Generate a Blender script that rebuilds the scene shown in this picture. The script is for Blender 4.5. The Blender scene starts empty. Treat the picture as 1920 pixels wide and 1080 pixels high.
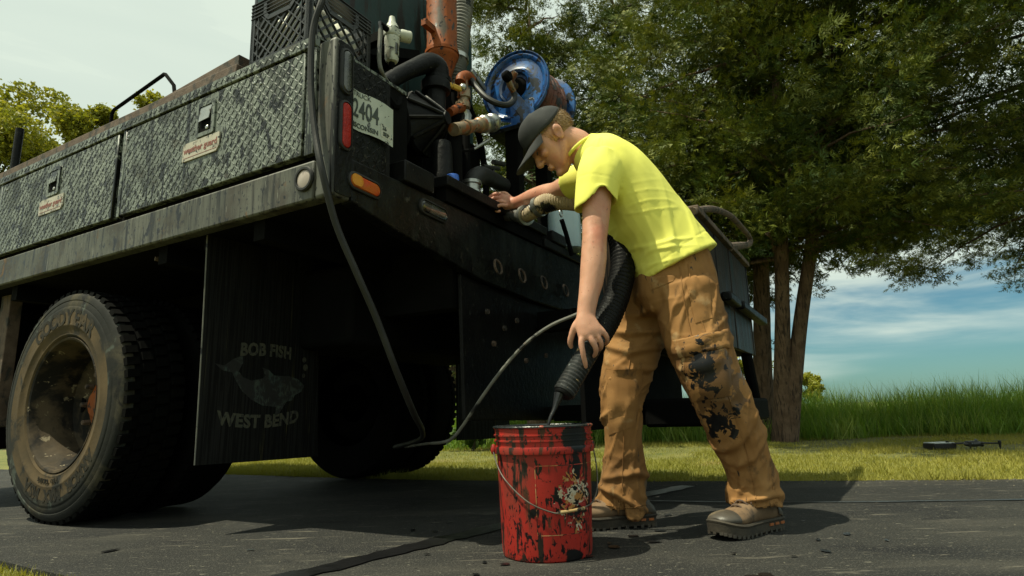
import bpy, bmesh, math, random
import numpy as np
from mathutils import Vector, Matrix

random.seed(7)
rng = np.random.default_rng(7)
PI = math.pi
sc = bpy.context.scene
col = sc.collection

# ------------------------------------------------------------------ camera
CAM_F, CAM_PITCH, CAM_ROLL, CAM_H = 1152.0, 0.2003, -0.0316, 0.4106
_fw = Vector((0, math.cos(CAM_PITCH), math.sin(CAM_PITCH)))
_u0 = Vector((0, -math.sin(CAM_PITCH), math.cos(CAM_PITCH)))
_r0 = Vector((1, 0, 0))
_rt = _r0 * math.cos(CAM_ROLL) + _u0 * math.sin(CAM_ROLL)
_up = -_r0 * math.sin(CAM_ROLL) + _u0 * math.cos(CAM_ROLL)
_cc = Vector((0, 0, CAM_H))
cd = bpy.data.cameras.new('camera')
cd.sensor_width = 36.0
cd.lens = 36.0 * CAM_F / 1920.0
cd.clip_start = 0.05
cd.clip_end = 3000
cam = bpy.data.objects.new('camera', cd)
col.objects.link(cam)
M = Matrix.Identity(4)
for i in range(3):
    M[i][0], M[i][1], M[i][2], M[i][3] = _rt[i], _up[i], -_fw[i], _cc[i]
cam.matrix_world = M
sc.camera = cam

# ------------------------------------------------------------------ light
SUN_DIR = Vector((-0.396, -0.149, 0.906)).normalized()      # towards the sun
w = bpy.data.worlds.new('World')
sc.world = w
w.use_nodes = True
nt = w.node_tree
N = nt.nodes
L = nt.links
N.clear()
wo = N.new('ShaderNodeOutputWorld')
bg = N.new('ShaderNodeBackground')
sky = N.new('ShaderNodeTexSky')
sky.sky_type = 'NISHITA'
sky.sun_disc = False
sky.sun_elevation = math.asin(SUN_DIR.z)
sky.sun_rotation = math.atan2(SUN_DIR.x, SUN_DIR.y)
sky.air_density = 1.0
sky.dust_density = 0.6
sky.ozone_density = 1.5
SKY_STRENGTH = 0.052
tc = N.new('ShaderNodeTexCoord')
sep = N.new('ShaderNodeSeparateXYZ')
L.new(tc.outputs['Generated'], sep.inputs[0])
# direction projected on a flat cloud deck
mz = N.new('ShaderNodeMath'); mz.operation = 'MAXIMUM'; mz.inputs[1].default_value = 0.03
L.new(sep.outputs['Z'], mz.inputs[0])
zadd = N.new('ShaderNodeMath'); zadd.operation = 'ADD'; zadd.inputs[1].default_value = 0.08
L.new(mz.outputs[0], zadd.inputs[0])
dx = N.new('ShaderNodeMath'); dx.operation = 'DIVIDE'
dy = N.new('ShaderNodeMath'); dy.operation = 'DIVIDE'
L.new(sep.outputs['X'], dx.inputs[0]); L.new(zadd.outputs[0], dx.inputs[1])
L.new(sep.outputs['Y'], dy.inputs[0]); L.new(zadd.outputs[0], dy.inputs[1])
cmb = N.new('ShaderNodeCombineXYZ')
L.new(dx.outputs[0], cmb.inputs[0]); L.new(dy.outputs[0], cmb.inputs[1])
mp = N.new('ShaderNodeMapping')
mp.inputs['Rotation'].default_value = (0, 0, 0.35)
mp.inputs['Scale'].default_value = (0.30, 1.0, 1)
L.new(cmb.outputs[0], mp.inputs[0])
n1 = N.new('ShaderNodeTexNoise')
n1.inputs['Scale'].default_value = 2.3
n1.inputs['Detail'].default_value = 7
n1.inputs['Roughness'].default_value = 0.52
n1.inputs['Distortion'].default_value = 0.5
mp2 = N.new('ShaderNodeMapping'); mp2.inputs['Rotation'].default_value = (0, 0.17, 0); mp2.inputs['Scale'].default_value = (1.0, 1.0, 6.5)
L.new(tc.outputs['Generated'], mp2.inputs[0])
L.new(mp2.outputs[0], n1.inputs['Vector'])
cr = N.new('ShaderNodeMapRange'); cr.interpolation_type = 'SMOOTHSTEP'
cr.inputs['From Min'].default_value = 0.28
cr.inputs['From Max'].default_value = 0.58
L.new(n1.outputs['Fac'], cr.inputs['Value'])
# the deck thins out towards the horizon and closes overhead
el = N.new('ShaderNodeMapRange'); el.interpolation_type = 'SMOOTHSTEP'
el.inputs['From Min'].default_value = -0.065
el.inputs['From Max'].default_value = 0.01
n2 = N.new('ShaderNodeTexNoise'); n2.inputs['Scale'].default_value = 3.0; n2.inputs['Detail'].default_value = 5
L.new(mp2.outputs[0], n2.inputs['Vector'])
nz = N.new('ShaderNodeMath'); nz.operation = 'MULTIPLY_ADD'; nz.inputs[1].default_value = 0.10; nz.inputs[2].default_value = -0.05
L.new(n2.outputs['Fac'], nz.inputs[0])
za = N.new('ShaderNodeMath'); za.operation = 'ADD'
sl = N.new('ShaderNodeMath'); sl.operation = 'MULTIPLY_ADD'; sl.inputs[1].default_value = -0.20
L.new(sep.outputs['X'], sl.inputs[0]); L.new(sep.outputs['Z'], sl.inputs[2])
L.new(sl.outputs[0], za.inputs[0]); L.new(nz.outputs[0], za.inputs[1])
L.new(za.outputs[0], el.inputs['Value'])
el2 = N.new('ShaderNodeMapRange'); el2.interpolation_type = 'SMOOTHSTEP'
el2.inputs['From Min'].default_value = 0.14
el2.inputs['From Max'].default_value = 0.30
el2.inputs['To Max'].default_value = 0.97
L.new(sep.outputs['Z'], el2.inputs['Value'])
mul = N.new('ShaderNodeMath'); mul.operation = 'MULTIPLY'
L.new(cr.outputs[0], mul.inputs[0]); L.new(el.outputs[0], mul.inputs[1])
mxx = N.new('ShaderNodeMath'); mxx.operation = 'MAXIMUM'
L.new(mul.outputs[0], mxx.inputs[0]); L.new(el2.outputs[0], mxx.inputs[1])
mix = N.new('ShaderNodeMixRGB')
mix.inputs['Color2'].default_value = (12.0, 13.8, 11.9, 1)
L.new(mxx.outputs[0], mix.inputs['Fac'])
ccv = N.new('ShaderNodeMixRGB'); ccv.inputs['Color1'].default_value = (10.6, 12.4, 10.9, 1); ccv.inputs['Color2'].default_value = (12.6, 14.2, 12.2, 1)
L.new(n1.outputs['Fac'], ccv.inputs['Fac']); L.new(ccv.outputs[0], mix.inputs['Color2'])
tint = N.new('ShaderNodeMixRGB'); tint.blend_type = 'MULTIPLY'; tint.inputs['Fac'].default_value = 1
tint.inputs['Color2'].default_value = (0.66, 1.12, 1.14, 1)
L.new(sky.outputs[0], tint.inputs['Color1'])
L.new(tint.outputs[0], mix.inputs['Color1'])
L.new(mix.outputs[0], bg.inputs['Color'])
bg.inputs['Strength'].default_value = SKY_STRENGTH
L.new(bg.outputs[0], wo.inputs[0])

sd = bpy.data.lights.new('sun', 'SUN')
sd.energy = 5.0
sd.angle = math.radians(0.53)
sd.color = (1.0, 0.965, 0.72)
sun = bpy.data.objects.new('sun', sd)
col.objects.link(sun)
sun.location = SUN_DIR * 30
sun.rotation_euler = SUN_DIR.to_track_quat('Z', 'Y').to_euler()

vs = sc.view_settings
vs.view_transform = 'Standard'
vs.look = 'None'
vs.exposure = 0.26
vs.gamma = 1
vs.use_curve_mapping = False

# ------------------------------------------------------------------ helpers
def at(px, py, Y):
    """a point of the place: the photo's pixel at real depth Y (metres in front of the camera)"""
    d = _fw * CAM_F + _rt * (px - 960) - _up * (py - 540)
    t = Y / d.y
    return _cc + d * t

def ground_at(px, py):
    d = _fw * CAM_F + _rt * (px - 960) - _up * (py - 540)
    return _cc + d * (-CAM_H / d.z)

YAW = 0.5159
TO = Vector((-0.5789, 1.9049, 0))
TV = Vector((math.sin(YAW), math.cos(YAW), 0))      # to the truck's right
TU = Vector((-math.cos(YAW), math.sin(YAW), 0))     # to the truck's front
def tl(p):
    d = Vector(p) - TO
    return Vector((d.dot(TV), d.dot(TU), d.z))
def tw(v, u, z):
    return TO + TV * v + TU * u + Vector((0, 0, z))
def rp(px, py, u):
    """truck coordinates of a pixel on the plane u metres ahead of the tail"""
    d = _fw * CAM_F + _rt * (px - 960) - _up * (py - 540)
    t = (u + (TO - _cc).dot(TU)) / d.dot(TU)
    return tl(_cc + d * t)
def sp(px, py, v):
    d = _fw * CAM_F + _rt * (px - 960) - _up * (py - 540)
    t = (v + (TO - _cc).dot(TV)) / d.dot(TV)
    return tl(_cc + d * t)

def tag(o, label=None, cat=None, group=None, kind=None):
    if label: o['label'] = label
    if cat: o['category'] = cat
    if group: o['group'] = group
    if kind: o['kind'] = kind
    return o

def empty(name, loc=(0, 0, 0), rz=0.0):
    o = bpy.data.objects.new(name, None)
    col.objects.link(o)
    o.location = loc
    o.rotation_euler = (0, 0, rz)
    o.empty_display_size = 0.1
    return o

def frame_from(z, hint=(0, 0, 1)):
    z = Vector(z).normalized()
    h = Vector(hint)
    if abs(z.dot(h.normalized())) > 0.98:
        h = Vector((1, 0, 0)) if abs(z.x) < 0.9 else Vector((0, 1, 0))
    x = h.cross(z).normalized()
    y = z.cross(x)
    return Matrix((x, y, z)).transposed()

def catmull(pts, n=6):
    P = [np.array(p, float) for p in pts]
    if len(P) < 3:
        return P
    out = []
    Q = [2 * P[0] - P[1]] + P + [2 * P[-1] - P[-2]]
    for i in range(1, len(Q) - 2):
        p0, p1, p2, p3 = Q[i - 1], Q[i], Q[i + 1], Q[i + 2]
        for k in range(n):
            t = k / n
            out.append(0.5 * ((2 * p1) + (-p0 + p2) * t + (2 * p0 - 5 * p1 + 4 * p2 - p3) * t * t + (-p0 + 3 * p1 - 3 * p2 + p3) * t ** 3))
    out.append(P[-1])
    return out

class MB:
    def __init__(s):
        s.v = []; s.f = []; s.mi = []; s.cur = 0
    def add(s, vs, fs, mat=None):
        b = len(s.v)
        for p in vs:
            p = Vector(p)
            s.v.append(tuple(mat @ p) if mat is not None else tuple(p))
        for f in fs:
            s.f.append(tuple(i + b for i in f)); s.mi.append(s.cur)
        return s
    def box(s, c, d, rot=None, taper=1.0):
        hx, hy, hz = d[0] / 2, d[1] / 2, d[2] / 2
        t = taper
        vs = [(-hx, -hy, -hz), (hx, -hy, -hz), (hx, hy, -hz), (-hx, hy, -hz), (-hx * t, -hy * t, hz), (hx * t, -hy * t, hz), (hx * t, hy * t, hz), (-hx * t, hy * t, hz)]
        m = Matrix.Translation(Vector(c))
        if rot is not None: m = m @ rot.to_4x4()
        return s.add(vs, [(3, 2, 1, 0), (4, 5, 6, 7), (0, 1, 5, 4), (1, 2, 6, 5), (2, 3, 7, 6), (3, 0, 4, 7)], m)
    def bx(s, x0, x1, y0, y1, z0, z1):
        return s.box(((x0 + x1) / 2, (y0 + y1) / 2, (z0 + z1) / 2), (x1 - x0, y1 - y0, z1 - z0))
    def tube(s, pts, r, n=10, caps=True, smooth=0):
        if smooth: 
            if not isinstance(r, (int, float)):
                rr = [float(q[0]) for q in catmull([(a, 0, 0) for a in r], smooth)]
            else: rr = r
            pts = catmull(pts, smooth); r = rr
        P = [Vector(p) for p in pts]
        k = len(P)
        R = [r] * k if isinstance(r, (int, float)) else list(r)
        vs = []; x = None
        for i in range(k):
            t = (P[min(i + 1, k - 1)] - P[max(i - 1, 0)])
            t = t.normalized() if t.length > 1e-9 else Vector((0, 0, 1))
            if x is None:
                x = frame_from(t).col[0].copy()
            x = (x - t * x.dot(t)).normalized()
            y = t.cross(x)
            for j in range(n):
                a = 2 * PI * j / n
                vs.append(P[i] + (x * math.cos(a) + y * math.sin(a)) * R[i])
        fs = []
        for i in range(k - 1):
            for j in range(n):
                a, b = i * n + j, i * n + (j + 1) % n
                fs.append((a, b, b + n, a + n))
        if caps:
            fs.append(tuple(range(n - 1, -1, -1))); fs.append(tuple((k - 1) * n + j for j in range(n)))
        return s.add(vs, fs)
    def lathe(s, prof, n=32, m=None, close=False):
        """prof: (radius, height) pairs about local Z"""
        vs = []; fs = []
        k = len(prof)
        for r, h in prof:
            for j in range(n):
                a = 2 * PI * j / n
                vs.append((r * math.cos(a), r * math.sin(a), h))
        for i in range(k - 1 if not close else k):
            i2 = (i + 1) % k
            for j in range(n):
                j2 = (j + 1) % n
                fs.append((i * n + j, i * n + j2, i2 * n + j2, i2 * n + j))
        return s.add(vs, fs, m)
    def cyl(s, a, b, r, n=16, r2=None):
        return s.tube([a, b], [r, r if r2 is None else r2], n)
    def prism(s, outline, d0, d1, m=None):
        """outline in local XY, extruded along Z from d0 to d1"""
        n = len(outline)
        vs = [(x, y, d0) for x, y in outline] + [(x, y, d1) for x, y in outline]
        fs = [tuple(range(n - 1, -1, -1)), tuple(range(n, 2 * n))]
        for i in range(n):
            j = (i + 1) % n
            fs.append((i, j, n + j, n + i))
        return s.add(vs, fs, m)
    def ell(s, c, r, rot=None, n=16, k=10):
        vs = []; fs = []
        m = Matrix.Translation(Vector(c))
        if rot is not None: m = m @ rot.to_4x4()
        vs.append((0, 0, -r[2]))
        for i in range(1, k):
            a = -PI / 2 + PI * i / k
            for j in range(n):
                b = 2 * PI * j / n
                vs.append((r[0] * math.cos(a) * math.cos(b), r[1] * math.cos(a) * math.sin(b), r[2] * math.sin(a)))
        vs.append((0, 0, r[2]))
        top = len(vs) - 1
        for j in range(n):
            fs.append((0, 1 + (j + 1) % n, 1 + j))
            fs.append((top, 1 + (k - 2) * n + j, 1 + (k - 2) * n + (j + 1) % n))
        for i in range(k - 2):
            for j in range(n):
                a, b = 1 + i * n + j, 1 + i * n + (j + 1) % n
                fs.append((a, b, b + n, a + n))
        return s.add(vs, fs, m)
    def mesh(s, name):
        me = bpy.data.meshes.new(name)
        me.from_pydata(s.v, [], s.f)
        me.validate(verbose=False)
        if any(s.mi) and len(me.polygons) == len(s.mi):
            me.polygons.foreach_set('material_index', s.mi)
        me.update()
        return me
    def build(s, name, mats, parent=None, smooth=True, bevel=0.0, seg=2, angle=35, loc=None):
        me = s.mesh(name)
        if not isinstance(mats, (list, tuple)): mats = [mats]
        for m in mats: me.materials.append(m)
        return link(name, me, parent, smooth, bevel, seg, angle, loc)

def link(name, me, parent=None, smooth=True, bevel=0.0, seg=2, angle=35, loc=None):
    if smooth:
        me.polygons.foreach_set('use_smooth', [True] * len(me.polygons))
        try: me.set_sharp_from_angle(angle=math.radians(angle))
        except Exception: pass
    o = bpy.data.objects.new(name, me)
    col.objects.link(o)
    if parent is not None: o.parent = parent
    if loc is not None: o.location = loc
    if bevel:
        b = o.modifiers.new('bevel', 'BEVEL')
        b.width = bevel; b.segments = seg; b.limit_method = 'ANGLE'; b.angle_limit = math.radians(40)
        b.harden_normals = False
    return o

def np_mesh(name, V, F, mats, parent=None, smooth=False, attr=None):
    """V (n,3), F (m,k) numpy arrays"""
    me = bpy.data.meshes.new(name)
    n, (m, k) = len(V), F.shape
    me.vertices.add(n); me.vertices.foreach_set('co', np.ascontiguousarray(V, dtype=np.float32).ravel())
    me.loops.add(m * k); me.loops.foreach_set('vertex_index', np.ascontiguousarray(F, dtype=np.int32).ravel())
    me.polygons.add(m)
    me.polygons.foreach_set('loop_start', np.arange(0, m * k, k, dtype=np.int32))
    me.update(calc_edges=True)
    me.validate(verbose=False)
    if attr is not None:
        a = me.attributes.new('tone', 'FLOAT', 'POINT')
        a.data.foreach_set('value', np.ascontiguousarray(attr, dtype=np.float32))
    if not isinstance(mats, (list, tuple)): mats = [mats]
    for q in mats: me.materials.append(q)
    if smooth: me.polygons.foreach_set('use_smooth', [True] * m)
    o = bpy.data.objects.new(name, me)
    col.objects.link(o)
    if parent is not None: o.parent = parent
    return o

def scatter(tv, tf, pos, R, scale, tone=None):
    """copies of a template: tv (k,3), tf (m,j); pos (n,3), R (n,3,3), scale (n,) or (n,3)"""
    n, k = len(pos), len(tv)
    s = scale[:, None, None] if scale.ndim == 1 else scale[:, None, :]
    V = np.einsum('nij,nkj->nki', R, tv[None] * s) + pos[:, None, :]
    F = tf[None] + (np.arange(n) * k)[:, None, None]
    t = None if tone is None else np.repeat(tone, k)
    return V.reshape(-1, 3), F.reshape(-1, tf.shape[1]), t

def rotz_np(a):
    c, s = np.cos(a), np.sin(a); o = np.zeros_like(a); i = np.ones_like(a)
    return np.stack([np.stack([c, -s, o], -1), np.stack([s, c, o], -1), np.stack([o, o, i], -1)], -2)

def rand_frames(zdir, rng):
    """frames whose Z is zdir and whose X is random"""
    z = zdir / np.linalg.norm(zdir, axis=1, keepdims=True)
    h = rng.normal(size=z.shape)
    x = np.cross(h, z); x /= np.linalg.norm(x, axis=1, keepdims=True) + 1e-9
    y = np.cross(z, x)
    return np.stack([x, y, z], -1)

def text_mesh(txt, size, bold=0.0, depth=0.002, font=None, spacing=1.0):
    c = bpy.data.curves.new('t', 'FONT')
    c.body = txt; c.size = size; c.align_x = 'CENTER'; c.align_y = 'CENTER'
    c.offset = bold; c.extrude = depth; c.resolution_u = 3; c.space_character = spacing
    o = bpy.data.objects.new('t', c)
    col.objects.link(o)
    dg = bpy.context.evaluated_depsgraph_get()
    me = bpy.data.meshes.new_from_object(o.evaluated_get(dg))
    vs = [tuple(v.co) for v in me.vertices]; fs = [tuple(p.vertices) for p in me.polygons]
    bpy.data.objects.remove(o); bpy.data.curves.remove(c); bpy.data.meshes.remove(me)
    return vs, fs

# ------------------------------------------------------------------ materials
def _ramp(nt, sock, lo, hi):
    r = nt.nodes.new('ShaderNodeMapRange'); r.interpolation_type = 'SMOOTHSTEP'
    r.inputs['From Min'].default_value = lo; r.inputs['From Max'].default_value = hi
    nt.links.new(sock, r.inputs['Value'])
    return r.outputs[0]

def _noise(nt, vec, scale, detail=4, rough=0.55, stretch=(1, 1, 1), dist=0.0, off=(0, 0, 0)):
    m = nt.nodes.new('ShaderNodeMapping')
    m.inputs['Scale'].default_value = stretch; m.inputs['Location'].default_value = off
    nt.links.new(vec, m.inputs[0])
    n = nt.nodes.new('ShaderNodeTexNoise')
    n.inputs['Scale'].default_value = scale; n.inputs['Detail'].default_value = detail
    n.inputs['Roughness'].default_value = rough; n.inputs['Distortion'].default_value = dist
    nt.links.new(m.outputs[0], n.inputs['Vector'])
    return n.outputs['Fac']

def _mix(nt, fac, a, b, mode='MIX'):
    m = nt.nodes.new('ShaderNodeMixRGB'); m.blend_type = mode
    for s, q in ((0, fac), (1, a), (2, b)):
        if isinstance(q, bpy.types.NodeSocket): nt.links.new(q, m.inputs[s])
        elif s == 0: m.inputs[0].default_value = q
        else: m.inputs[s].default_value = tuple(q[:3]) + (1,)
    return m.outputs[0]

def _math(nt, op, a, b=None):
    m = nt.nodes.new('ShaderNodeMath'); m.operation = op
    for i, q in enumerate((a, b)):
        if q is None: continue
        if isinstance(q, bpy.types.NodeSocket): nt.links.new(q, m.inputs[i])
        else: m.inputs[i].default_value = q
    return m.outputs[0]

def mat(name, c1, c2=None, scale=6.0, rough=0.6, metal=0.0, layers=(), bump=0.15, bscale=60.0, bstretch=(1, 1, 1), rvar=0.12,
        sss=0.0, spots=(), transl=0.0, coat=0.0, stretch=(1, 1, 1), tone=None, spec=0.5, bdist=0.004):
    """layers: (colour, scale, lo, hi, stretch, roughness or None); spots: (colour, centre, radius, noise scale, strength)"""
    m = bpy.data.materials.new(name)
    m.use_nodes = True
    t = m.node_tree
    b = t.nodes['Principled BSDF']
    tcn = t.nodes.new('ShaderNodeTexCoord')
    vec = tcn.outputs['Object']
    c2 = c2 or tuple(min(1, q * 1.35) for q in c1)
    colr = _mix(t, _ramp(t, _noise(t, vec, scale, 5, 0.6, stretch), 0.3, 0.72), c1, c2)
    if tone is not None:
        an = t.nodes.new('ShaderNodeAttribute'); an.attribute_name = 'tone'
        colr = _mix(t, an.outputs['Fac'], colr, tone)
    rg = _math(t, 'ADD', _math(t, 'MULTIPLY', _noise(t, vec, scale * 3, 3), rvar * 2), rough - rvar)
    for i, ly in enumerate(layers):
        c, s, lo, hi, st = ly[:5]
        f = _ramp(t, _noise(t, vec, s, 6, 0.6, st, 0.4, (i * 3.7, i * 1.3, 2.2)), lo, hi)
        colr = _mix(t, f, colr, c)
        if len(ly) > 5 and ly[5] is not None:
            rg = _math(t, 'ADD', _math(t, 'MULTIPLY', rg, _math(t, 'SUBTRACT', 1.0, f)), _math(t, 'MULTIPLY', f, ly[5]))
    for i, (c, ctr, rad, s, st) in enumerate(spots):
        d = t.nodes.new('ShaderNodeVectorMath'); d.operation = 'SUBTRACT'; d.inputs[1].default_value = ctr
        t.links.new(vec, d.inputs[0])
        dm = t.nodes.new('ShaderNodeVectorMath'); dm.operation = 'DIVIDE'
        dm.inputs[1].default_value = rad if isinstance(rad, (tuple, list)) else (rad,) * 3
        t.links.new(d.outputs[0], dm.inputs[0])
        ln = t.nodes.new('ShaderNodeVectorMath'); ln.operation = 'LENGTH'
        t.links.new(dm.outputs[0], ln.inputs[0])
        nn = _noise(t, vec, s, 5, 0.6, (1, 1, 1), 0.6, (i * 2.1, 0, 0))
        v = _math(t, 'ADD', _math(t, 'SUBTRACT', 1.0, ln.outputs['Value']), _math(t, 'MULTIPLY', _math(t, 'SUBTRACT', nn, 0.5), st))
        f = _ramp(t, v, 0.45, 0.55)
        colr = _mix(t, f, colr, c)
        rg = _math(t, 'ADD', _math(t, 'MULTIPLY', rg, _math(t, 'SUBTRACT', 1.0, f)), _math(t, 'MULTIPLY', f, 0.35))
    t.links.new(colr, b.inputs['Base Color'])
    t.links.new(rg, b.inputs['Roughness'])
    b.inputs['Metallic'].default_value = metal
    b.inputs['Specular IOR Level'].default_value = spec
    if coat: b.inputs['Coat Weight'].default_value = coat
    if sss:
        b.inputs['Subsurface Weight'].default_value = sss
        b.inputs['Subsurface Radius'].default_value = (0.012, 0.004, 0.002)
        b.inputs['Subsurface Scale'].default_value = 1.0
    if bump:
        bn = t.nodes.new('ShaderNodeBump'); bn.inputs['Strength'].default_value = bump; bn.inputs['Distance'].default_value = bdist
        t.links.new(_noise(t, vec, bscale, 5, 0.6, bstretch), bn.inputs['Height'])
        t.links.new(bn.outputs[0], b.inputs['Normal'])
    if transl:
        tr = t.nodes.new('ShaderNodeBsdfTranslucent')
        t.links.new(_mix(t, 1.0, colr, (1.3, 1.25, 0.6), 'MULTIPLY'), tr.inputs['Color'])
        ms = t.nodes.new('ShaderNodeMixShader'); ms.inputs[0].default_value = transl
        out = t.nodes['Material Output']
        t.links.new(b.outputs[0], ms.inputs[1]); t.links.new(tr.outputs[0], ms.inputs[2])
        t.links.new(ms.outputs[0], out.inputs[0])
    return m

TAR = (0.006, 0.006, 0.007)
MT = {}
MT['asphalt'] = mat('asphalt', (0.013, 0.013, 0.013), (0.023, 0.0225, 0.020), 2.2, 0.8, bump=0.9, bscale=240, spec=0.3,
    layers=(((0.042, 0.039, 0.033), 2.2, 0.48, 0.70, (0.4, 1.7, 1)), ((0.008, 0.008, 0.009), 1.4, 0.57, 0.66, (1, 2.2, 1)), ((0.006, 0.006, 0.007), 120, 0.56, 0.66, (1, 1, 1)), ((0.075, 0.070, 0.061), 170, 0.56, 0.63, (1, 1, 1)), ((0.15, 0.14, 0.112), 60, 0.635, 0.68, (0.5, 1.4, 1)), ((0.10, 0.09, 0.073), 20, 0.60, 0.68, (0.22, 1.4, 1))))
MT['tar'] = mat('tar', (0.004, 0.004, 0.0045), (0.008, 0.008, 0.009), 12, 0.35, bump=0.4, bscale=50)
MT['soil'] = mat('soil', (0.10, 0.105, 0.022), (0.16, 0.15, 0.035), 2.2, 0.95, bump=0.8, bscale=90,
    layers=(((0.24, 0.15, 0.065), 0.9, 0.60, 0.68, (1, 1, 1)), ((0.05, 0.075, 0.012), 5, 0.52, 0.7, (1, 1, 1))))
# truck paint: grey-green sheet with flung black sealer, runs and grime
MT['paint'] = mat('splashed_paint', (0.145, 0.163, 0.143), (0.215, 0.235, 0.205), 3.0, 0.42, bump=0.12, bscale=40, spec=0.35,
    layers=(((0.035, 0.039, 0.032), 5.5, 0.48, 0.68, (1, 1, 0.7), 0.5), ((0.016, 0.018, 0.014), 44, 0.53, 0.565, (1.25, 1.25, 0.65), 0.4), ((0.165, 0.183, 0.16), 2.3, 0.53, 0.68, (1, 1, 1), 0.4), ((0.010, 0.011, 0.0095), 95, 0.56, 0.59, (1, 1, 0.8), 0.3), ((0.006, 0.0065, 0.006), 20, 0.57, 0.60, (1, 1, 0.6), 0.3), ((0.006, 0.0065, 0.006), 9, 0.575, 0.64, (3.5, 3.5, 0.12), 0.3), ((0.05, 0.045, 0.034), 7, 0.58, 0.75, (1, 1, 1), 0.7)))
MT['rail'] = mat('splashed_rail', (0.066, 0.068, 0.056), (0.108, 0.108, 0.09), 4.0, 0.55, bump=0.12, bscale=40, spec=0.35,
    layers=(((0.048, 0.042, 0.033), 5, 0.46, 0.66, (1.0, 1.0, 0.8), 0.6), ((0.026, 0.024, 0.02), 34, 0.50, 0.70, (2.2, 2.2, 0.10), 0.5), ((0.010, 0.0095, 0.008), 12, 0.51, 0.66, (2.5, 2.5, 0.2), 0.4), ((0.19, 0.19, 0.165), 70, 0.64, 0.70, (1.5, 1.5, 0.15), 0.5), (TAR, 60, 0.59, 0.62, (1, 1, 0.5), 0.3), (TAR, 16, 0.60, 0.64, (1, 1, 0.5), 0.35), ((0.12, 0.07, 0.035), 11, 0.62, 0.72, (1, 1, 1), 0.8)))
MT['dark_bar'] = mat('tread_dark_bar', (0.010, 0.012, 0.009), (0.020, 0.022, 0.017), 12, 0.4, bump=0.1)  # near-black colour for the tread bars of one slant
MT['black'] = mat('sealer_black', (0.004, 0.004, 0.0045), (0.009, 0.009, 0.009), 8, 0.45, bump=0.5, bscale=45, bdist=0.006, spec=0.13,
    layers=(((0.03, 0.031, 0.029), 34, 0.62, 0.70, (1, 1, 0.5), 0.5), ((0.10, 0.095, 0.08), 90, 0.68, 0.71, (1, 1, 0.8), 0.5)))
MT['under'] = mat('underbody_shade_black', (0.003, 0.003, 0.003), (0.005, 0.005, 0.005), 5, 0.85, bump=0.3, bscale=30, spec=0.06)  # near black: the deep shade under the truck is put into this colour
MT['rearblack'] = mat('rear_plate_black', (0.005, 0.0065, 0.006), (0.012, 0.0135, 0.012), 5, 0.42, bump=0.8, bscale=34, bdist=0.006, spec=0.13,
    layers=(((0.004, 0.004, 0.004), 9, 0.44, 0.54, (1.4, 1.4, 0.6), 0.35), ((0.045, 0.042, 0.032), 30, 0.62, 0.69, (1, 1, 0.5), 0.5), ((0.12, 0.11, 0.085), 80, 0.66, 0.69, (1, 1, 0.8), 0.5)))
MT['rust'] = mat('rust', (0.075, 0.048, 0.034), (0.13, 0.09, 0.066), 14, 0.85, bump=0.5, bscale=70, layers=(((0.03, 0.026, 0.022), 16, 0.5, 0.62, (1, 1, 0.6)),))
MT['orange'] = mat('primer_orange', (0.27, 0.066, 0.012), (0.18, 0.048, 0.013), 8, 0.6, bump=0.2, spec=0.2, layers=(((0.075, 0.06, 0.045), 10, 0.52, 0.64, (1, 1, 0.4)), (TAR, 34, 0.58, 0.62, (1, 1, 0.7), 0.3)))
MT['rubber'] = mat('rubber', (0.010, 0.010, 0.010), (0.018, 0.018, 0.017), 10, 0.55, bump=0.1, bscale=90, spec=0.35)
MT['tyre'] = mat('tyre_rubber', (0.010, 0.011, 0.010), (0.019, 0.019, 0.017), 6, 0.8, bump=0.25, bscale=90, spec=0.2,
    layers=(((0.055, 0.047, 0.03), 4, 0.50, 0.68, (1, 1, 1)), ((0.06, 0.07, 0.06), 9, 0.56, 0.66, (1, 1, 1)), ((0.008, 0.008, 0.008), 9, 0.58, 0.66, (1, 1, 1))))
MT['tread'] = mat('tread_rubber_shaded', (0.0025, 0.0025, 0.0025), (0.0045, 0.0045, 0.004), 6, 0.8, bump=0.2, spec=0.06, layers=(((0.010, 0.009, 0.007), 20, 0.62, 0.72, (1, 1, 1)),))  # rubber taken almost to black, the shadow on the tread is in the colour
MT['letter'] = mat('sidewall_letter', (0.012, 0.011, 0.009), (0.030, 0.025, 0.017), 14, 0.7, bump=0.2, spec=0.2, layers=(((0.065, 0.047, 0.027), 10, 0.55, 0.66, (1, 1, 1)),))
MT['tyretan'] = mat('tyre_dust', (0.092, 0.064, 0.034), (0.05, 0.038, 0.023), 6, 0.9, bump=0.3, bscale=80, spec=0.2, layers=(((0.02, 0.02, 0.018), 7, 0.55, 0.66, (1, 1, 1)),))
MT['rim'] = mat('rim_steel', (0.038, 0.029, 0.019), (0.08, 0.058, 0.036), 9, 0.75, bump=0.3, spec=0.15, layers=(((0.012, 0.011, 0.010), 6, 0.46, 0.58, (1, 1, 1)), ((0.22, 0.18, 0.12), 26, 0.62, 0.68, (1, 1, 1))))
MT['steel'] = mat('dull_steel', (0.34, 0.35, 0.33), (0.45, 0.45, 0.42), 14, 0.35, metal=0.85, bump=0.1, layers=(((0.06, 0.045, 0.03), 20, 0.55, 0.66, (1, 1, 1), 0.7),))
MT['brass'] = mat('rusty_brass', (0.20, 0.13, 0.07), (0.30, 0.24, 0.16), 20, 0.5, metal=0.5, bump=0.2, layers=(((0.33, 0.10, 0.03), 16, 0.5, 0.6, (1, 1, 1), 0.7), (TAR, 30, 0.6, 0.65, (1, 1, 1), 0.3)))
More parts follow.
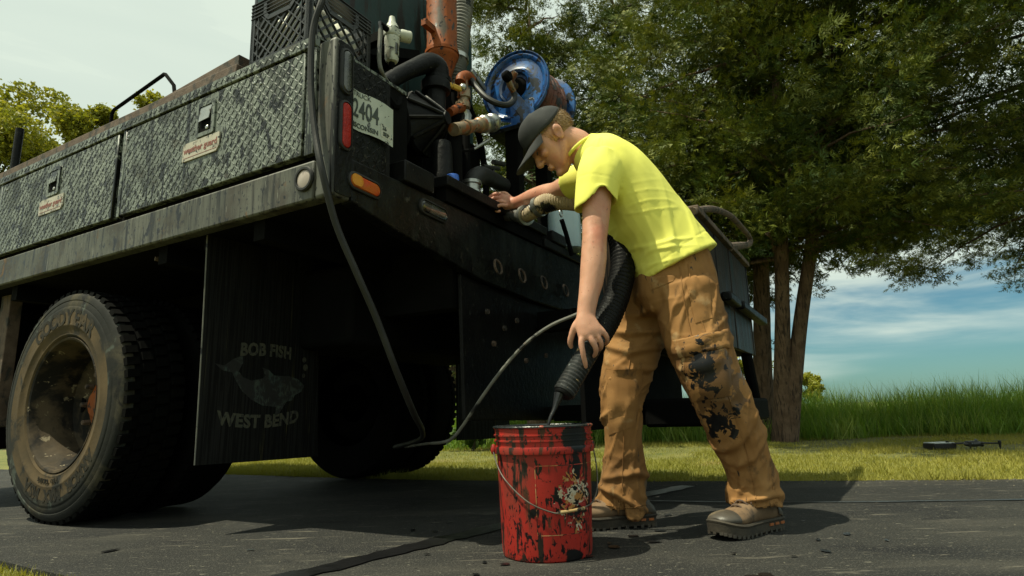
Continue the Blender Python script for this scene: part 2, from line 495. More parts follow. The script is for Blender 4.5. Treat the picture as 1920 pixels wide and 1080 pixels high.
MT['offwhite'] = mat('dirty_white', (0.42, 0.43, 0.36), (0.52, 0.52, 0.45), 8, 0.5, bump=0.05, layers=(((0.16, 0.15, 0.115), 14, 0.54, 0.66, (1, 1, 1)), (TAR, 60, 0.60, 0.63, (1, 1, 1), 0.3)))
MT['white'] = mat('plate_white', (0.40, 0.43, 0.37), (0.48, 0.50, 0.44), 12, 0.45, bump=0.05, layers=((TAR, 34, 0.60, 0.63, (1, 1, 1), 0.3), ((0.3, 0.3, 0.26), 9, 0.6, 0.7, (1, 1, 1))))
MT['badge'] = mat('badge_white', (0.36, 0.33, 0.27), (0.46, 0.42, 0.35), 12, 0.5, bump=0.05, layers=(((0.16, 0.14, 0.11), 20, 0.52, 0.66, (1, 1, 1)), (TAR, 60, 0.58, 0.61, (1, 1, 1), 0.3)))
MT['ink'] = mat('ink_dark', (0.02, 0.03, 0.02), (0.03, 0.04, 0.03), 30, 0.5, bump=0)
MT['redink'] = mat('ink_red', (0.22, 0.06, 0.045), (0.24, 0.10, 0.075), 30, 0.5, bump=0)
MT['redlens'] = mat('lens_red', (0.26, 0.008, 0.004), (0.40, 0.018, 0.008), 40, 0.3, bump=0.6, bscale=120, spec=0.25, layers=(((0.05, 0.01, 0.006), 18, 0.6, 0.7, (1, 1, 1)),))
MT['amberlens'] = mat('lens_amber', (0.42, 0.10, 0.012), (0.50, 0.06, 0.012), 22, 0.3, bump=0.5, bscale=120, spec=0.25)
MT['amberlens2'] = mat('lens_amber_clear', (0.62, 0.27, 0.03), (0.55, 0.2, 0.02), 30, 0.3, bump=0.5, bscale=120, spec=0.25)
MT['darklens'] = mat('lens_dirty', (0.016, 0.02, 0.02), (0.05, 0.05, 0.04), 16, 0.18, bump=0.2, coat=0.6, layers=((TAR, 14, 0.5, 0.6, (1, 1, 0.5), 0.3),))
MT['paledisc'] = mat('lens_faded', (0.33, 0.27, 0.24), (0.42, 0.36, 0.31), 14, 0.4, bump=0.1, coat=0.3, layers=(((0.12, 0.09, 0.07), 22, 0.58, 0.68, (1, 1, 1)),))
MT['blue'] = mat('reel_blue', (0.008, 0.065, 0.27), (0.02, 0.12, 0.36), 7, 0.30, bump=0.12, coat=0.3, layers=((TAR, 13, 0.53, 0.57, (1, 1, 1), 0.3), (TAR, 46, 0.58, 0.61, (1, 1, 1), 0.3), ((0.01, 0.03, 0.09), 5, 0.48, 0.62, (1, 1, 1), 0.4)))
MT['hosered'] = mat('hose_red', (0.16, 0.045, 0.025), (0.09, 0.03, 0.02), 12, 0.6, layers=((TAR, 16, 0.48, 0.58, (1, 1, 1), 0.35),))
MT['teal'] = mat('tank_teal', (0.009, 0.034, 0.038), (0.018, 0.055, 0.058), 4, 0.5, bump=0.2, spec=0.25, layers=((TAR, 7, 0.50, 0.60, (2.0, 2.0, 0.25), 0.3), ((0.16, 0.08, 0.05), 26, 0.68, 0.72, (1, 1, 1), 0.6)))
MT['greypipe'] = mat('flex_grey', (0.10, 0.10, 0.09), (0.17, 0.165, 0.14), 12, 0.7, layers=((TAR, 12, 0.56, 0.64, (1, 1, 1), 0.35), ((0.15, 0.07, 0.03), 14, 0.58, 0.7, (1, 1, 1))))
MT['crate'] = mat('crate_black', (0.012, 0.013, 0.014), (0.022, 0.023, 0.024), 10, 0.4, bump=0.05, layers=(((0.12, 0.12, 0.115), 30, 0.68, 0.75, (1, 1, 1), 0.6),))
MT['jug'] = mat('jug_white', (0.62, 0.60, 0.47), (0.72, 0.71, 0.60), 5, 0.45, bump=0.04, sss=0.1, layers=(((0.35, 0.33, 0.22), 9, 0.6, 0.72, (1, 1, 1)), (TAR, 40, 0.68, 0.7, (1, 1, 1), 0.3)))
MT['jugblue'] = mat('jug_clear', (0.34, 0.45, 0.47), (0.40, 0.50, 0.51), 5, 0.3, bump=0.04, sss=0.1)
MT['yellow'] = mat('handle_yellow', (0.55, 0.34, 0.03), (0.5, 0.3, 0.03), 14, 0.5, layers=((TAR, 40, 0.6, 0.65, (1, 1, 1), 0.3),))
MT['bluecap'] = mat('cap_blue', (0.02, 0.10, 0.52), (0.03, 0.14, 0.6), 14, 0.4)
MT['flap'] = mat('flap_rubber', (0.007, 0.0075, 0.0075), (0.012, 0.012, 0.012), 6, 0.6, bump=0.15, bscale=30, spec=0.15,
    layers=(((0.07, 0.063, 0.025), 6, 0.60, 0.72, (3.2, 1, 0.22), 0.8), ((0.004, 0.004, 0.004), 40, 0.45, 0.55, (3.0, 1, 0.06), 0.8), ((0.05, 0.048, 0.03), 50, 0.66, 0.72, (3.0, 1, 0.04), 0.8)))
MT['flapprint'] = mat('flap_print', (0.062, 0.06, 0.04), (0.042, 0.044, 0.032), 30, 0.8, bump=0, layers=(((0.014, 0.015, 0.015), 60, 0.52, 0.60, (1.6, 1, 0.6)), ((0.016, 0.016, 0.016), 8, 0.60, 0.68, (2, 1, 0.5))))
MT['fishprint'] = mat('fish_print', (0.026, 0.042, 0.040), (0.05, 0.06, 0.048), 14, 0.8, bump=0, layers=(((0.009, 0.0095, 0.0095), 16, 0.44, 0.54, (1, 1, 1)), ((0.009, 0.0095, 0.0095), 70, 0.47, 0.56, (1.6, 1, 0.6))))

# ------------------------------------------------------------------ ground
def sheet(name, pts, z, m, kind='structure', thick=0.0):
    b = MB()
    n = len(pts)
    if thick:
        b.prism([(p[0], p[1]) for p in pts], z - thick, z)
    else:
        b.add([(p[0], p[1], z) for p in pts], [tuple(range(n))])
    o = b.build(name, m, smooth=False)
    o['kind'] = kind
    return o

gm = MB()
GX = [-400, -120, -40, -16, -8, 0, 8, 16, 40, 120, 400]
GY = [-60, -20, -6, 0, 4, 8, 12, 20, 40, 120, 600]
gm.add([(x, y, -0.022) for y in GY for x in GX], [(j * 11 + i, j * 11 + i + 1, (j + 1) * 11 + i + 1, (j + 1) * 11 + i) for j in range(10) for i in range(10)])
tag(gm.build('ground', MT['soil'], smooth=False), 'lawn ground reaching out to the horizon', kind='structure')

far_edge = [(-30, 17.5), (-12, 9.4), (-6, 6.9), (-2.49, 5.18), (-1.4, 4.58), (-0.41, 4.08), (0.6, 3.74), (1.53, 3.49), (2.56, 3.27), (4.5, 2.95), (9, 2.5), (25, 2.0)]
near_edge = [(25, -3.5), (8, -1.6), (3, -0.1), (1.0, 0.75), (0.0, 1.22), (-0.7, 1.52), (-1.41, 1.925), (-1.74, 2.13), (-2.6, 2.68), (-4.5, 4.0), (-8, 5.6), (-30, 15.2)]
tag(sheet('driveway', far_edge + near_edge, 0.0, MT['asphalt'], thick=0.05), 'dark asphalt driveway', kind='structure')

def strip(pts, wd, z, m, name, jit=0.006):
    P = [Vector((p[0], p[1], 0)) for p in catmull([(p[0], p[1], 0) for p in pts], 10)]
    vs = []; k = len(P)
    for i in range(k):
        t = (P[min(i + 1, k - 1)] - P[max(i - 1, 0)]).normalized()
        nrm = Vector((-t.y, t.x, 0))
        a, b = wd / 2 + random.uniform(-jit, jit), wd / 2 + random.uniform(-jit, jit)
        vs += [P[i] + nrm * a + Vector((0, 0, z)), P[i] - nrm * b + Vector((0, 0, z))]
    mb = MB(); mb.add(vs, [(2 * i, 2 * i + 1, 2 * i + 3, 2 * i + 2) for i in range(k - 1)])
    o = mb.build(name, m, smooth=False); o['kind'] = 'structure'
    return o
strip([(-0.95, 1.34), (-0.62, 1.735), (-0.36, 2.05), (-0.10, 2.36), (0.35, 2.86), (0.9, 3.4)], 0.09, 0.004, MT['tar'], 'tar_seam', 0.012)
a, b_ = ground_at(1440, 943), ground_at(1920, 938)
strip([(0.2, 3.05), (a.x, a.y), (b_.x, b_.y), (4.5, 2.35)], 0.022, 0.004, MT['tar'], 'tar_seam', 0.003)
tb2 = MB()
for _ in range(46):
    cx, cy = random.gauss(0.15, 0.5), random.gauss(2.1, 0.28)
    r0 = random.uniform(0.004, 0.02); n_ = random.randint(7, 10); ph = random.uniform(0, 6); el_ = random.uniform(1, 2.2)
    P_ = []
    for k in range(n_):
        a_ = 2 * PI * k / n_; rr = r0 * random.uniform(0.6, 1.2)
        x, y = rr * el_ * math.cos(a_), rr * math.sin(a_)
        P_.append((cx + x * math.cos(ph) - y * math.sin(ph), cy + x * math.sin(ph) + y * math.cos(ph), 0.0042))
    tb2.add(P_, [tuple(range(n_))])
tag(tb2.build('tar_spatter', MT['tar'], smooth=False), 'small black sealer drips spattered on the asphalt round the bucket', 'drips', kind='stuff')
strip([(-0.02, 2.30), (0.02, 2.24), (0.055, 2.19)], 0.035, 0.004, MT['tar'], 'tar_patch', 0.012)

# ------------------------------------------------------------------ the truck
truck = empty('service_truck', TO, math.atan2(TV.y, TV.x))
tag(truck, 'black sealer-splashed service truck with diamond plate side boxes, seen from its rear corner', 'truck')
T = truck
LEN = 4.3
WID = 2.44
RIGHT_M = Matrix(((0, 0, -1, 0), (-1, 0, 0, 0), (0, 1, 0, 0), (0, 0, 0, 1)))    # text plane on the left side: x -> -u, y -> z, normal -> -v
REAR_M = Matrix(((1, 0, 0, 0), (0, 0, -1, 0), (0, 1, 0, 0), (0, 0, 0, 1)))      # text plane on the tail: x -> v, y -> z, normal -> -u

def rounded(w_, h_, r, n=5):
    pts = []
    for cx, cy, a0 in ((w_ / 2 - r, h_ / 2 - r, 0), (-w_ / 2 + r, h_ / 2 - r, PI / 2), (-w_ / 2 + r, -h_ / 2 + r, PI), (w_ / 2 - r, -h_ / 2 + r, 1.5 * PI)):
        for i in range(n + 1):
            a_ = a0 + PI / 2 * i / n
            pts.append((cx + r * math.cos(a_), cy + r * math.sin(a_)))
    return pts

def ring_prism(mb, out, inn, d0, d1, m):
    n = len(out)
    vs = [(x, y, d0) for x, y in out] + [(x, y, d1) for x, y in out] + [(x, y, d1) for x, y in inn] + [(x, y, d0) for x, y in inn]
    fs = []
    for i in range(n):
        j = (i + 1) % n
        fs += [(i, j, n + j, n + i), (n + i, n + j, 2 * n + j, 2 * n + i), (2 * n + i, 2 * n + j, 3 * n + j, 3 * n + i), (3 * n + i, 3 * n + j, j, i)]
    mb.add(vs, fs, m)

# bed: side rail, tail rail with its sagging lower edge, deck
b = MB(); b.bx(0.0, 0.055, 0.088, LEN, 1.13, 1.272); b.build('side_rail', MT['rail'], T, bevel=0.008)
b = MB(); b.bx(WID - 0.055, WID, 0.0, LEN, 1.13, 1.275); b.build('side_rail', MT['black'], T, bevel=0.008)
b = MB()
b.prism([(0.087, 1.13), (0.31, 1.085), (0.60, 1.045), (0.89, 1.0), (1.39, 0.972), (WID, 0.965), (WID, 1.285), (0.087, 1.285)], -0.05, 0.0, Matrix.Translation((0, 0.0, 0)) @ REAR_M)
b.build('tail_rail', MT['rearblack'], T, smooth=False, bevel=0.006)
b = MB(); b.bx(0.056, WID - 0.056, 0.055, LEN, 1.14, 1.27); b.build('deck', MT['under'], T, smooth=False)
# corner post
b = MB(); b.prism([(0.0, 0.0), (0.086, 0.0), (0.086, 0.087), (0.0, 0.087)], 1.128, 1.712); b.build('corner_post', MT['rail'], T, bevel=0.014, seg=3)
# rear-facing skin of the post is caked black, a plate set proud of it
b = MB(); b.prism(rounded(0.076, 0.56, 0.012), 0.0, 0.003, Matrix.Translation((0.046, 0.0, 1.42)) @ REAR_M); b.build('post_plate', MT['rearblack'], T, smooth=False)

# tool box along the side
b = MB(); b.bx(0.03, 0.50, 0.10, LEN, 1.272, 1.735); b.build('box_body', MT['under'], T, smooth=False)
def treads(mb, x0, x1, z0, z1, plane, off, skip=(), par=None, p=0.0255):
    """raised diamond-plate bars on a plane: plane(a, z, d) -> truck coordinates"""
    ia = int((x1 - x0) / p); iz = int((z1 - z0) / p)
    for i in range(ia):
        for j in range(iz):
            ca = x0 + (i + 0.5) * (x1 - x0) / ia; cz = z0 + (j + 0.5) * (z1 - z0) / iz
            if par is not None and (i + j) % 2 != par: continue
            if any(s[0] < ca < s[1] and s[2] < cz < s[3] for s in skip): continue
            an = math.radians(-52 if (i + j) % 2 else 42) + random.uniform(-0.05, 0.05)
            l_, w_ = (0.0135, 0.0030) if (i + j) % 2 else (0.011, 0.0032)
            e = (math.cos(an), math.sin(an)); f = (-e[1], e[0])
            P = [(ca + e[0] * sx * l_ + f[0] * sy * w_, cz + e[1] * sx * l_ + f[1] * sy * w_) for sx, sy in ((-0.75, -1), (0.75, -1), (0.75, 1), (-0.75, 1))]
            tip = [(ca - e[0] * l_, cz - e[1] * l_), (ca + e[0] * l_, cz + e[1] * l_)]
            rg = [(ca - e[0] * l_ * 0.55, cz - e[1] * l_ * 0.55), (ca + e[0] * l_ * 0.55, cz + e[1] * l_ * 0.55)]
            vs = [plane(q[0], q[1], off) for q in P] + [plane(q[0], q[1], off) for q in tip] + [plane(q[0], q[1], off + 0.0013) for q in rg]
            mb.add(vs, [(0, 1, 7, 6), (1, 5, 7), (5, 2, 7), (2, 3, 6, 7), (3, 4, 6), (4, 0, 6)])
LP = lambda a_, z, d: (-d, a_, z)
RPn = lambda a_, z, d: (a_, -d, z)

doors = [(0.148, 1.272), (1.338, 2.462), (2.528, 3.652)]
for i, (u0, u1) in enumerate(doors):
    b = MB(); b.bx(-0.004, 0.026, u0, u1, 1.298, 1.693)
    d = b.build('box_door', MT['paint'], T, bevel=0.003, seg=1)
    lu = 0.70 + 1.19 * i
    sk = [(lu - 0.075, lu + 0.075, 1.50, 1.68), (lu - 0.125, lu + 0.115, 1.41, 1.535)]
    for par, mm in ((0, 'paint'), (1, 'dark_bar')):
        b = MB(); treads(b, u0 + 0.008, u1 - 0.008, 1.303, 1.690, LP, 0.0045, sk, par, 0.0215)
        q = b.build('tread_bars', MT[mm], d, smooth=False); q['kind'] = 'stuff'
    if i < 2:
        # recessed paddle latch
        m = Matrix.Translation((-0.004, lu, 1.59)) @ RIGHT_M
        b = MB(); ring_prism(b, rounded(0.118, 0.145, 0.014), rounded(0.080, 0.112, 0.006), 0.0, 0.007, m); b.build('latch_frame', MT['paint'], d, smooth=False)
        b = MB(); b.prism(rounded(0.080, 0.112, 0.006), 0.0, 0.0015, m); b.build('latch_recess', MT['under'], d, smooth=False)
        b = MB(); b.add([(-0.036, 0.053, 0.004), (0.036, 0.053, 0.004), (0.030, -0.006, 0.012), (-0.034, -0.010, 0.012), (-0.036, 0.053, 0.0016), (0.036, 0.053, 0.0016), (0.030, -0.006, 0.008), (-0.034, -0.010, 0.008)],
                        [(0, 3, 2, 1), (4, 5, 6, 7), (0, 4, 7, 3), (2, 6, 5, 1), (3, 7, 6, 2)], m); b.build('latch_paddle', MT['steel'] if i == 0 else MT['paint'], d, smooth=False)
        b = MB(); b.lathe([(0.0, 0.007), (0.006, 0.007), (0.0085, 0.005), (0.009, 0.001)], 14, m @ Matrix.Translation((0.012, -0.040, 0))); b.build('latch_lock', MT['steel'], d)
        # maker's badge
        mB = Matrix.Translation((-0.0045, lu + 0.018 - 0.02 * i, 1.472 - 0.003 * i)) @ RIGHT_M
        bd = MB(); bd.prism([(-0.115, -0.038), (0.098, -0.038), (0.115, -0.020), (0.115, 0.038), (-0.100, 0.038), (-0.115, 0.030)], 0.0, 0.005, mB)
        bo = bd.build('name_badge', MT['badge'], T, smooth=False)
        vs_, fs_ = text_mesh('weather guard', 0.036, 0.0008, 0.0006)
        b = MB(); b.add(vs_, fs_, mB @ Matrix.Translation((-0.002, 0.004, 0.0056))); b.build('badge_lettering', MT['redink'], bo, smooth=False)
        b = MB(); b.bx(-0.105, 0.10, -0.0265, -0.0245, 0.005, 0.0058); v2 = [mB @ Vector(p) for p in b.v]; b.v = [tuple(p) for p in v2]; b.build('badge_line', MT['redink'], bo, smooth=False)
# strip between the last door and the post, and strips between doors
for (u0, u1) in ((0.094, 0.139), (1.279, 1.303), (2.47, 2.494)):
    b = MB(); b.bx(-0.002, 0.02, u0, u1, 1.295, 1.70); b.build('door_jamb', MT['paint'], T, bevel=0.002, seg=1)
# lid lip
b = MB(); b.bx(-0.008, 0.016, 0.094, LEN, 1.701, 1.742); lid = b.build('box_lid', MT['paint'], T, bevel=0.003, seg=1)
for par, mm in ((0, 'paint'), (1, 'dark_bar')):
    b = MB(); treads(b, 0.10, 3.7, 1.703, 1.740, LP, 0.0085, (), par, 0.0185); q = b.build('tread_bars', MT[mm], lid, smooth=False); q['kind'] = 'stuff'
b = MB(); b.add([(-0.006, 0.094, 1.742), (0.50, 0.094, 1.752), (0.50, LEN, 1.752), (-0.006, LEN, 1.742), (-0.006, 0.094, 1.736), (0.50, 0.094, 1.736), (0.50, LEN, 1.736), (-0.006, LEN, 1.736)],
                [(0, 1, 2, 3), (7, 6, 5, 4), (0, 4, 5, 1), (3, 2, 6, 7), (1, 5, 6, 2), (0, 3, 7, 4)]); b.build('lid_top', MT['paint'], lid, smooth=False)
for u_, z_ in ((0.415, 1.655), (0.38, 1.642), (1.255, 1.66), (1.26, 1.648), (2.40, 1.655)):
    b = MB(); b.ell((-0.006, u_, z_), (0.004, 0.006, 0.006), n=8, k=5); b.build('rivet', MT['steel'], T)
# rusty rails and plates lying on the lid
b = MB(); b.bx(0.015, 0.085, 0.56, LEN, 1.747, 1.797); b.build('lid_rail', MT['rust'], T, bevel=0.004)
b = MB(); b.add([(0.03, 0.57, 1.797), (0.25, 0.57, 1.797), (0.25, 1.25, 1.797), (0.03, 1.25, 1.797), (0.03, 0.57, 1.848), (0.25, 0.57, 1.855), (0.25, 1.2, 1.806), (0.03, 1.2, 1.804)],
    [(3, 2, 1, 0), (4, 5, 6, 7), (0, 1, 5, 4), (1, 2, 6, 5), (2, 3, 7, 6), (3, 0, 4, 7)]); b.build('lid_plank', MT['rust'], T, smooth=False, bevel=0.004)
b = MB(); b.add([(0.12, 0.60, 1.84), (0.33, 0.60, 1.85), (0.33, 2.1, 1.80), (0.12, 2.1, 1.785), (0.12, 0.60, 1.875), (0.33, 0.60, 1.89), (0.33, 1.5, 1.84), (0.12, 1.5, 1.82)],
                [(3, 2, 1, 0), (4, 5, 6, 7), (0, 1, 5, 4), (1, 2, 6, 5), (2, 3, 7, 6), (3, 0, 4, 7)]); b.build('lid_plate', MT['rust'], T, smooth=False)
# bent rod and stub post on the lid
v0 = 0.10
pA, pB, pC = sp(210, 212, v0), sp(308, 139, v0), sp(326, 160, v0)
b = MB(); b.tube([(v0, pA.y, 1.75), pA + Vector((0, 0.0, -0.008)), pA + Vector((0, -0.015, 0.012)), pB + Vector((0, 0.02, -0.004)), pB, pB + Vector((0, -0.012, -0.006)), pC, (v0, pC.y - 0.03, 1.80)], 0.0085, 8); b.build('grab_rod', MT['under'], T)
pS = sp(37, 242, 0.12)
b = MB(); b.cyl((0.12, pS.y, 1.74), (0.12, pS.y - 0.005, pS.z), 0.021, 12); b.build('stub_post', MT['black'], T)

# round side marker
mM = Matrix.Translation((-0.0005, 0.128, 1.209)) @ RIGHT_M
b = MB(); b.lathe([(0.029, 0.0), (0.043, 0.001), (0.045, 0.006), (0.041, 0.012), (0.034, 0.012), (0.031, 0.006)], 28, mM); mk_ = b.build('side_marker', MT['rubber'], T)
b = MB(); b.lathe([(0.0, 0.011), (0.02, 0.010), (0.031, 0.007), (0.032, 0.0)], 28, mM); b.build('marker_lens', MT['paledisc'], mk_)

def oval_lamp(name, c, w_, h_, m3, lens, ang=0.0, lens2=None):
    m = Matrix.Translation(c) @ m3 @ Matrix.Rotation(ang, 4, 'Z')
    r = min(w_, h_) / 2 - 0.0005
    b = MB()
    outs = [rounded(w_, h_, r, 8), rounded(w_ - 0.004, h_ - 0.004, r - 0.002, 8), rounded(w_ - 0.018, h_ - 0.018, r - 0.009, 8), rounded(w_ - 0.022, h_ - 0.022, r - 0.011, 8)]
    ds = [0.0, 0.008, 0.010, 0.003]
    n = len(outs[0]); vs = []
    for o_, d_ in zip(outs, ds): vs += [(x, y, d_) for x, y in o_]
    fs = [(k * n + i, k * n + (i + 1) % n, (k + 1) * n + (i + 1) % n, (k + 1) * n + i) for k in range(3) for i in range(n)]
    b.add(vs, fs, m); root = b.build(name, MT['rubber'], T)
    b = MB()
    wl, hl = w_ - 0.021, h_ - 0.021; rl = min(wl, hl) / 2 - 0.0005
    rings = [(1.0, 0.003), (0.97, 0.0075), (0.85, 0.0105), (0.5, 0.012)]
    vs = []
    for s_, d_ in rings:
        vs += [(x * (1 - (1 - s_) * hl / max(wl, hl) if wl > hl else s_), y * (1 - (1 - s_) * wl / max(wl, hl) if hl > wl else s_), d_) for x, y in rounded(wl, hl, rl, 8)]
    fs = [(k * n + i, k * n + (i + 1) % n, (k + 1) * n + (i + 1) % n, (k + 1) * n + i) for k in range(3) for i in range(n)] + [tuple(3 * n + i for i in range(n))]
    b.add(vs, fs, m); b.build('lens', lens, root)
    if lens2:
        b = MB()
        b.prism([(x, y) for x, y in rounded(wl * 0.36, hl * 0.86, hl * 0.35, 5)], 0.010, 0.0135, m @ Matrix.Translation((-wl * 0.30, 0.002, 0))); b.build('side_lens', lens2, root)
    return root
oval_lamp('backup_lamp', (0.047, -0.003, 1.592), 0.062, 0.176, REAR_M, MT['darklens'])
oval_lamp('tail_lamp', (0.048, -0.003, 1.390), 0.062, 0.186, REAR_M, MT['redlens'])
oval_lamp('turn_signal', (0.147, -0.001, 1.205), 0.168, 0.068, REAR_M, MT['amberlens'], math.radians(-2), MT['amberlens2'])
oval_lamp('marker_lamp', (0.545, -0.001, 1.222), 0.190, 0.068, REAR_M, MT['darklens'], math.radians(-2))

# rear diamond plate with the number plate
b = MB(); b.bx(0.087, 0.282, 0.018, 0.06, 1.285, 1.668); pn = b.build('rear_panel', MT['rearblack'], T, smooth=False)
b = MB(); treads(b, 0.09, 0.28, 1.29, 1.664, RPn, -0.0175); q = b.build('tread_bars', MT['rearblack'], pn, smooth=False); q['kind'] = 'stuff'
b = MB(); b.bx(0.282, 0.30, 0.018, 0.10, 1.285, 1.668); b.build('panel_edge', MT['black'], T, smooth=False)
PLC = Vector((0.178, 0.012, 1.487))
def plate_pt(x, y):          # a slightly bent plate: right lower corner curls out
    k = max(0.0, x / 0.11) ** 2
    return (PLC.x + x, PLC.y - 0.012 * k - 0.006 * math.sin(x * 30) - 0.004, PLC.z + y - 0.010 * max(0, x / 0.11) + 0.004 * math.sin(x * 22))
b = MB(); nx, ny = 14, 6
vs = [plate_pt(-0.115 + 0.23 * i / nx, -0.076 + 0.152 * j / ny) for j in range(ny + 1) for i in range(nx + 1)]
vs += [(p[0], p[1] + 0.0015, p[2]) for p in vs]
o_ = (nx + 1) * (ny + 1)
fs = [(j * (nx + 1) + i, j * (nx + 1) + i + 1, (j + 1) * (nx + 1) + i + 1, (j + 1) * (nx + 1) + i) for j in range(ny) for i in range(nx)]
fs += [tuple(o_ + q for q in reversed(f)) for f in fs]
b.add(vs, fs); lp = b.build('number_plate', MT['white'], T)
def on_plate(txt, size, x, y, m, name, bold=0.0, rot=0.0, xs=1.0):
    vs_, fs_ = text_mesh(txt, size, bold, 0.0004)
    out = []
    for p in vs_:
        p = (p[0] * xs, p[1], p[2]); X, Y = x + p[0] * math.cos(rot) - p[1] * math.sin(rot), y + p[0] * math.sin(rot) + p[1] * math.cos(rot)
        P = plate_pt(X, Y); out.append((P[0], P[1] - 0.0015 - p[2], P[2]))
    b = MB(); b.add(out, fs_); return b.build(name, m, lp, smooth=False)
on_plate('2404', 0.098, -0.020, 0.004, MT['ink'], 'plate_number', 0.0012, xs=0.62)
on_plate('TRUCK', 0.026, -0.038, 0.062, MT['ink'], 'plate_word')
on_plate('WISCONSIN', 0.026, -0.034, -0.058, MT['ink'], 'plate_state', 0.0006)
b = MB(); b.add([tuple(Vector(plate_pt(x, y)) + Vector((0, -0.0012, 0))) for x, y in ((0.050, -0.062), (0.103, -0.062), (0.103, -0.010), (0.050, -0.010))], [(0, 1, 2, 3)]); b.build('plate_sticker', MT['offwhite'], lp, smooth=False)
on_plate('26', 0.022, 0.068, -0.025, MT['ink'], 'sticker_year', 0.0006)
on_plate('SEP', 0.022, 0.077, -0.048, MT['ink'], 'sticker_month', 0.0006)

# tail: angle-iron shelf, box, apron, hitch, tie-down rings
b = MB(); b.bx(0.60, 1.52, -0.035, 0.05, 1.345, 1.392); b.build('shelf_bar', MT['black'], T, bevel=0.005)
b = MB(); b.bx(0.62, 1.50, -0.012, 0.04, 1.286, 1.344); b.build('shelf_web', MT['under'], T, smooth=False)
b = MB(); b.bx(0.345, 0.53, -0.02, 0.16, 1.286, 1.372); b.build('junction_box', MT['black'], T, bevel=0.006)
b = MB(); b.bx(1.52, 2.20, -0.02, 0.10, 1.286, 1.335); b.bx(1.60, 1.78, -0.03, 0.07, 1.336, 1.40); b.build('tail_bracket', MT['black'], T, bevel=0.006)
b = MB(); b.prism([(0.80, 0.385), (2.40, 0.345), (2.40, 0.968), (1.39, 0.970), (0.89, 0.998), (0.78, 1.01)], -0.02, 0.0, Matrix.Translation((0, 0.03, 0)) @ REAR_M); b.build('tail_apron', MT['black'], T, smooth=False, bevel=0.004)
for v_, z_ in ((1.01, 1.075), (1.24, 1.075), (1.48, 1.08), (1.75, 1.08)):
    b = MB()
    P = [(v_ + 0.03 * math.sin(a_), -0.012 - 0.015 * math.sin(max(0, a_ / 2)), z_ + 0.034 * math.cos(a_)) for a_ in [2 * PI * k / 20 for k in range(21)]]
    b.tube(P, 0.006, 6); b.build('tie_ring', MT['rust'], T)
for v_, z_ in ((0.95, 0.86), (1.1, 0.80), (1.0, 0.72), (1.3, 0.66), (1.22, 0.85), (1.52, 0.70)):
    b = MB(); b.lathe([(0.0, 0.012), (0.012, 0.012), (0.014, 0.008), (0.014, 0.0)], 6, Matrix.Translation((v_, 0.0095, z_)) @ REAR_M); b.build('apron_bolt', MT['rust'], T)
b = MB(); b.bx(0.55, 1.9, 0.45, 0.95, 0.72, 1.08); b.build('under_tank', MT['under'], T, bevel=0.03)
# chassis
for v_ in (0.76, 1.60):
    b = MB(); b.bx(v_, v_ + 0.09, 0.06, LEN, 0.86, 1.138); b.build('frame_rail', MT['under'], T, smooth=False)
for u_ in (0.4, 1.0, 2.3, 3.2):
    b = MB(); b.bx(0.06, 2.38, u_, u_ + 0.06, 1.06, 1.139); b.build('cross_member', MT['under'], T, smooth=False)
b = MB(); b.tube([(0.08, 1.12, 1.10), (0.75, 0.95, 1.075)], 0.010, 6); b.build('brace', MT['rust'], T)
b = MB(); b.bx(0.10, 0.72, 2.75, 3.7, 0.30, 1.10); b.build('dark_filler', MT['under'], T, bevel=0.04)  # added block, near black, fills in the darkness ahead of the wheel
b = MB(); b.bx(0.13, 0.19, 2.55, 2.66, 0.42, 1.13); b.build('wheel_bracket', MT['rust'], T, bevel=0.004)
b = MB(); b.tube([(0.3, 1.696, 0.515), (0.9, 1.696, 0.515), (1.05, 1.696, 0.515), (1.22, 1.696, 0.515), (1.39, 1.696, 0.515), (1.54, 1.696, 0.515), (2.14, 1.696, 0.515)], [0.07, 0.07, 0.16, 0.2, 0.16, 0.07, 0.07], 16); b.build('axle', MT['under'], T)

# mud flap with print
FU = 0.762
def flap_pt(v, z, d=0.0):
    return (v, FU - d + 0.03 * ((1.14 - z) / 0.9) ** 2 * 0.5 - 0.015 * math.sin((v - 0.08) * 6), z)
def make_flap(v0, v1, name):
    b = MB(); nx, nz = 10, 14
    vs = []
    for d in (0.006, -0.006):
        for j in range(nz + 1):
            for i in range(nx + 1):
                fx = i / nx; fz = j / nz
                z = 0.255 + 0.885 * fz
                a0 = v0 + 0.022 * (1 - fz); a1 = v1 + 0.035 * (1 - fz) ** 2
                vs.append(flap_pt(a0 + (a1 - a0) * fx, z - 0.012 * fx * (1 - fz), d))
    n = (nx + 1) * (nz + 1)
    q = lambda i, j: j * (nx + 1) + i
    fs = [(q(i, j), q(i + 1, j), q(i + 1, j + 1), q(i, j + 1)) for j in range(nz) for i in range(nx)]
    fs += [tuple(n + k for k in reversed(f)) for f in fs]
    for i in range(nx): fs += [(q(i + 1, 0), q(i, 0), n + q(i, 0), n + q(i + 1, 0)), (q(i, nz), q(i + 1, nz), n + q(i + 1, nz), n + q(i, nz))]
    for j in range(nz): fs += [(q(0, j), q(0, j + 1), n + q(0, j + 1), n + q(0, j)), (q(nx, j + 1), q(nx, j), n + q(nx, j), n + q(nx, j + 1))]
    b.add(vs, fs); return b.build(name, MT['flap'], T, smooth=True)
flap = make_flap(0.075, 0.665, 'mud_flap')
make_flap(1.80, 2.38, 'mud_flap')
b = MB(); b.bx(0.085, 0.70, FU + 0.008, FU + 0.03, 1.085, 1.135); b.build('flap_bar', MT['under'], T, smooth=False)
b = MB(); b.tube([flap_pt(0.074 + 0.022 * (1 - k / 10), 0.256 + 0.0884 * k, 0.002) for k in range(11)], 0.003, 5); b.build('flap_edge', MT['greypipe'], flap)
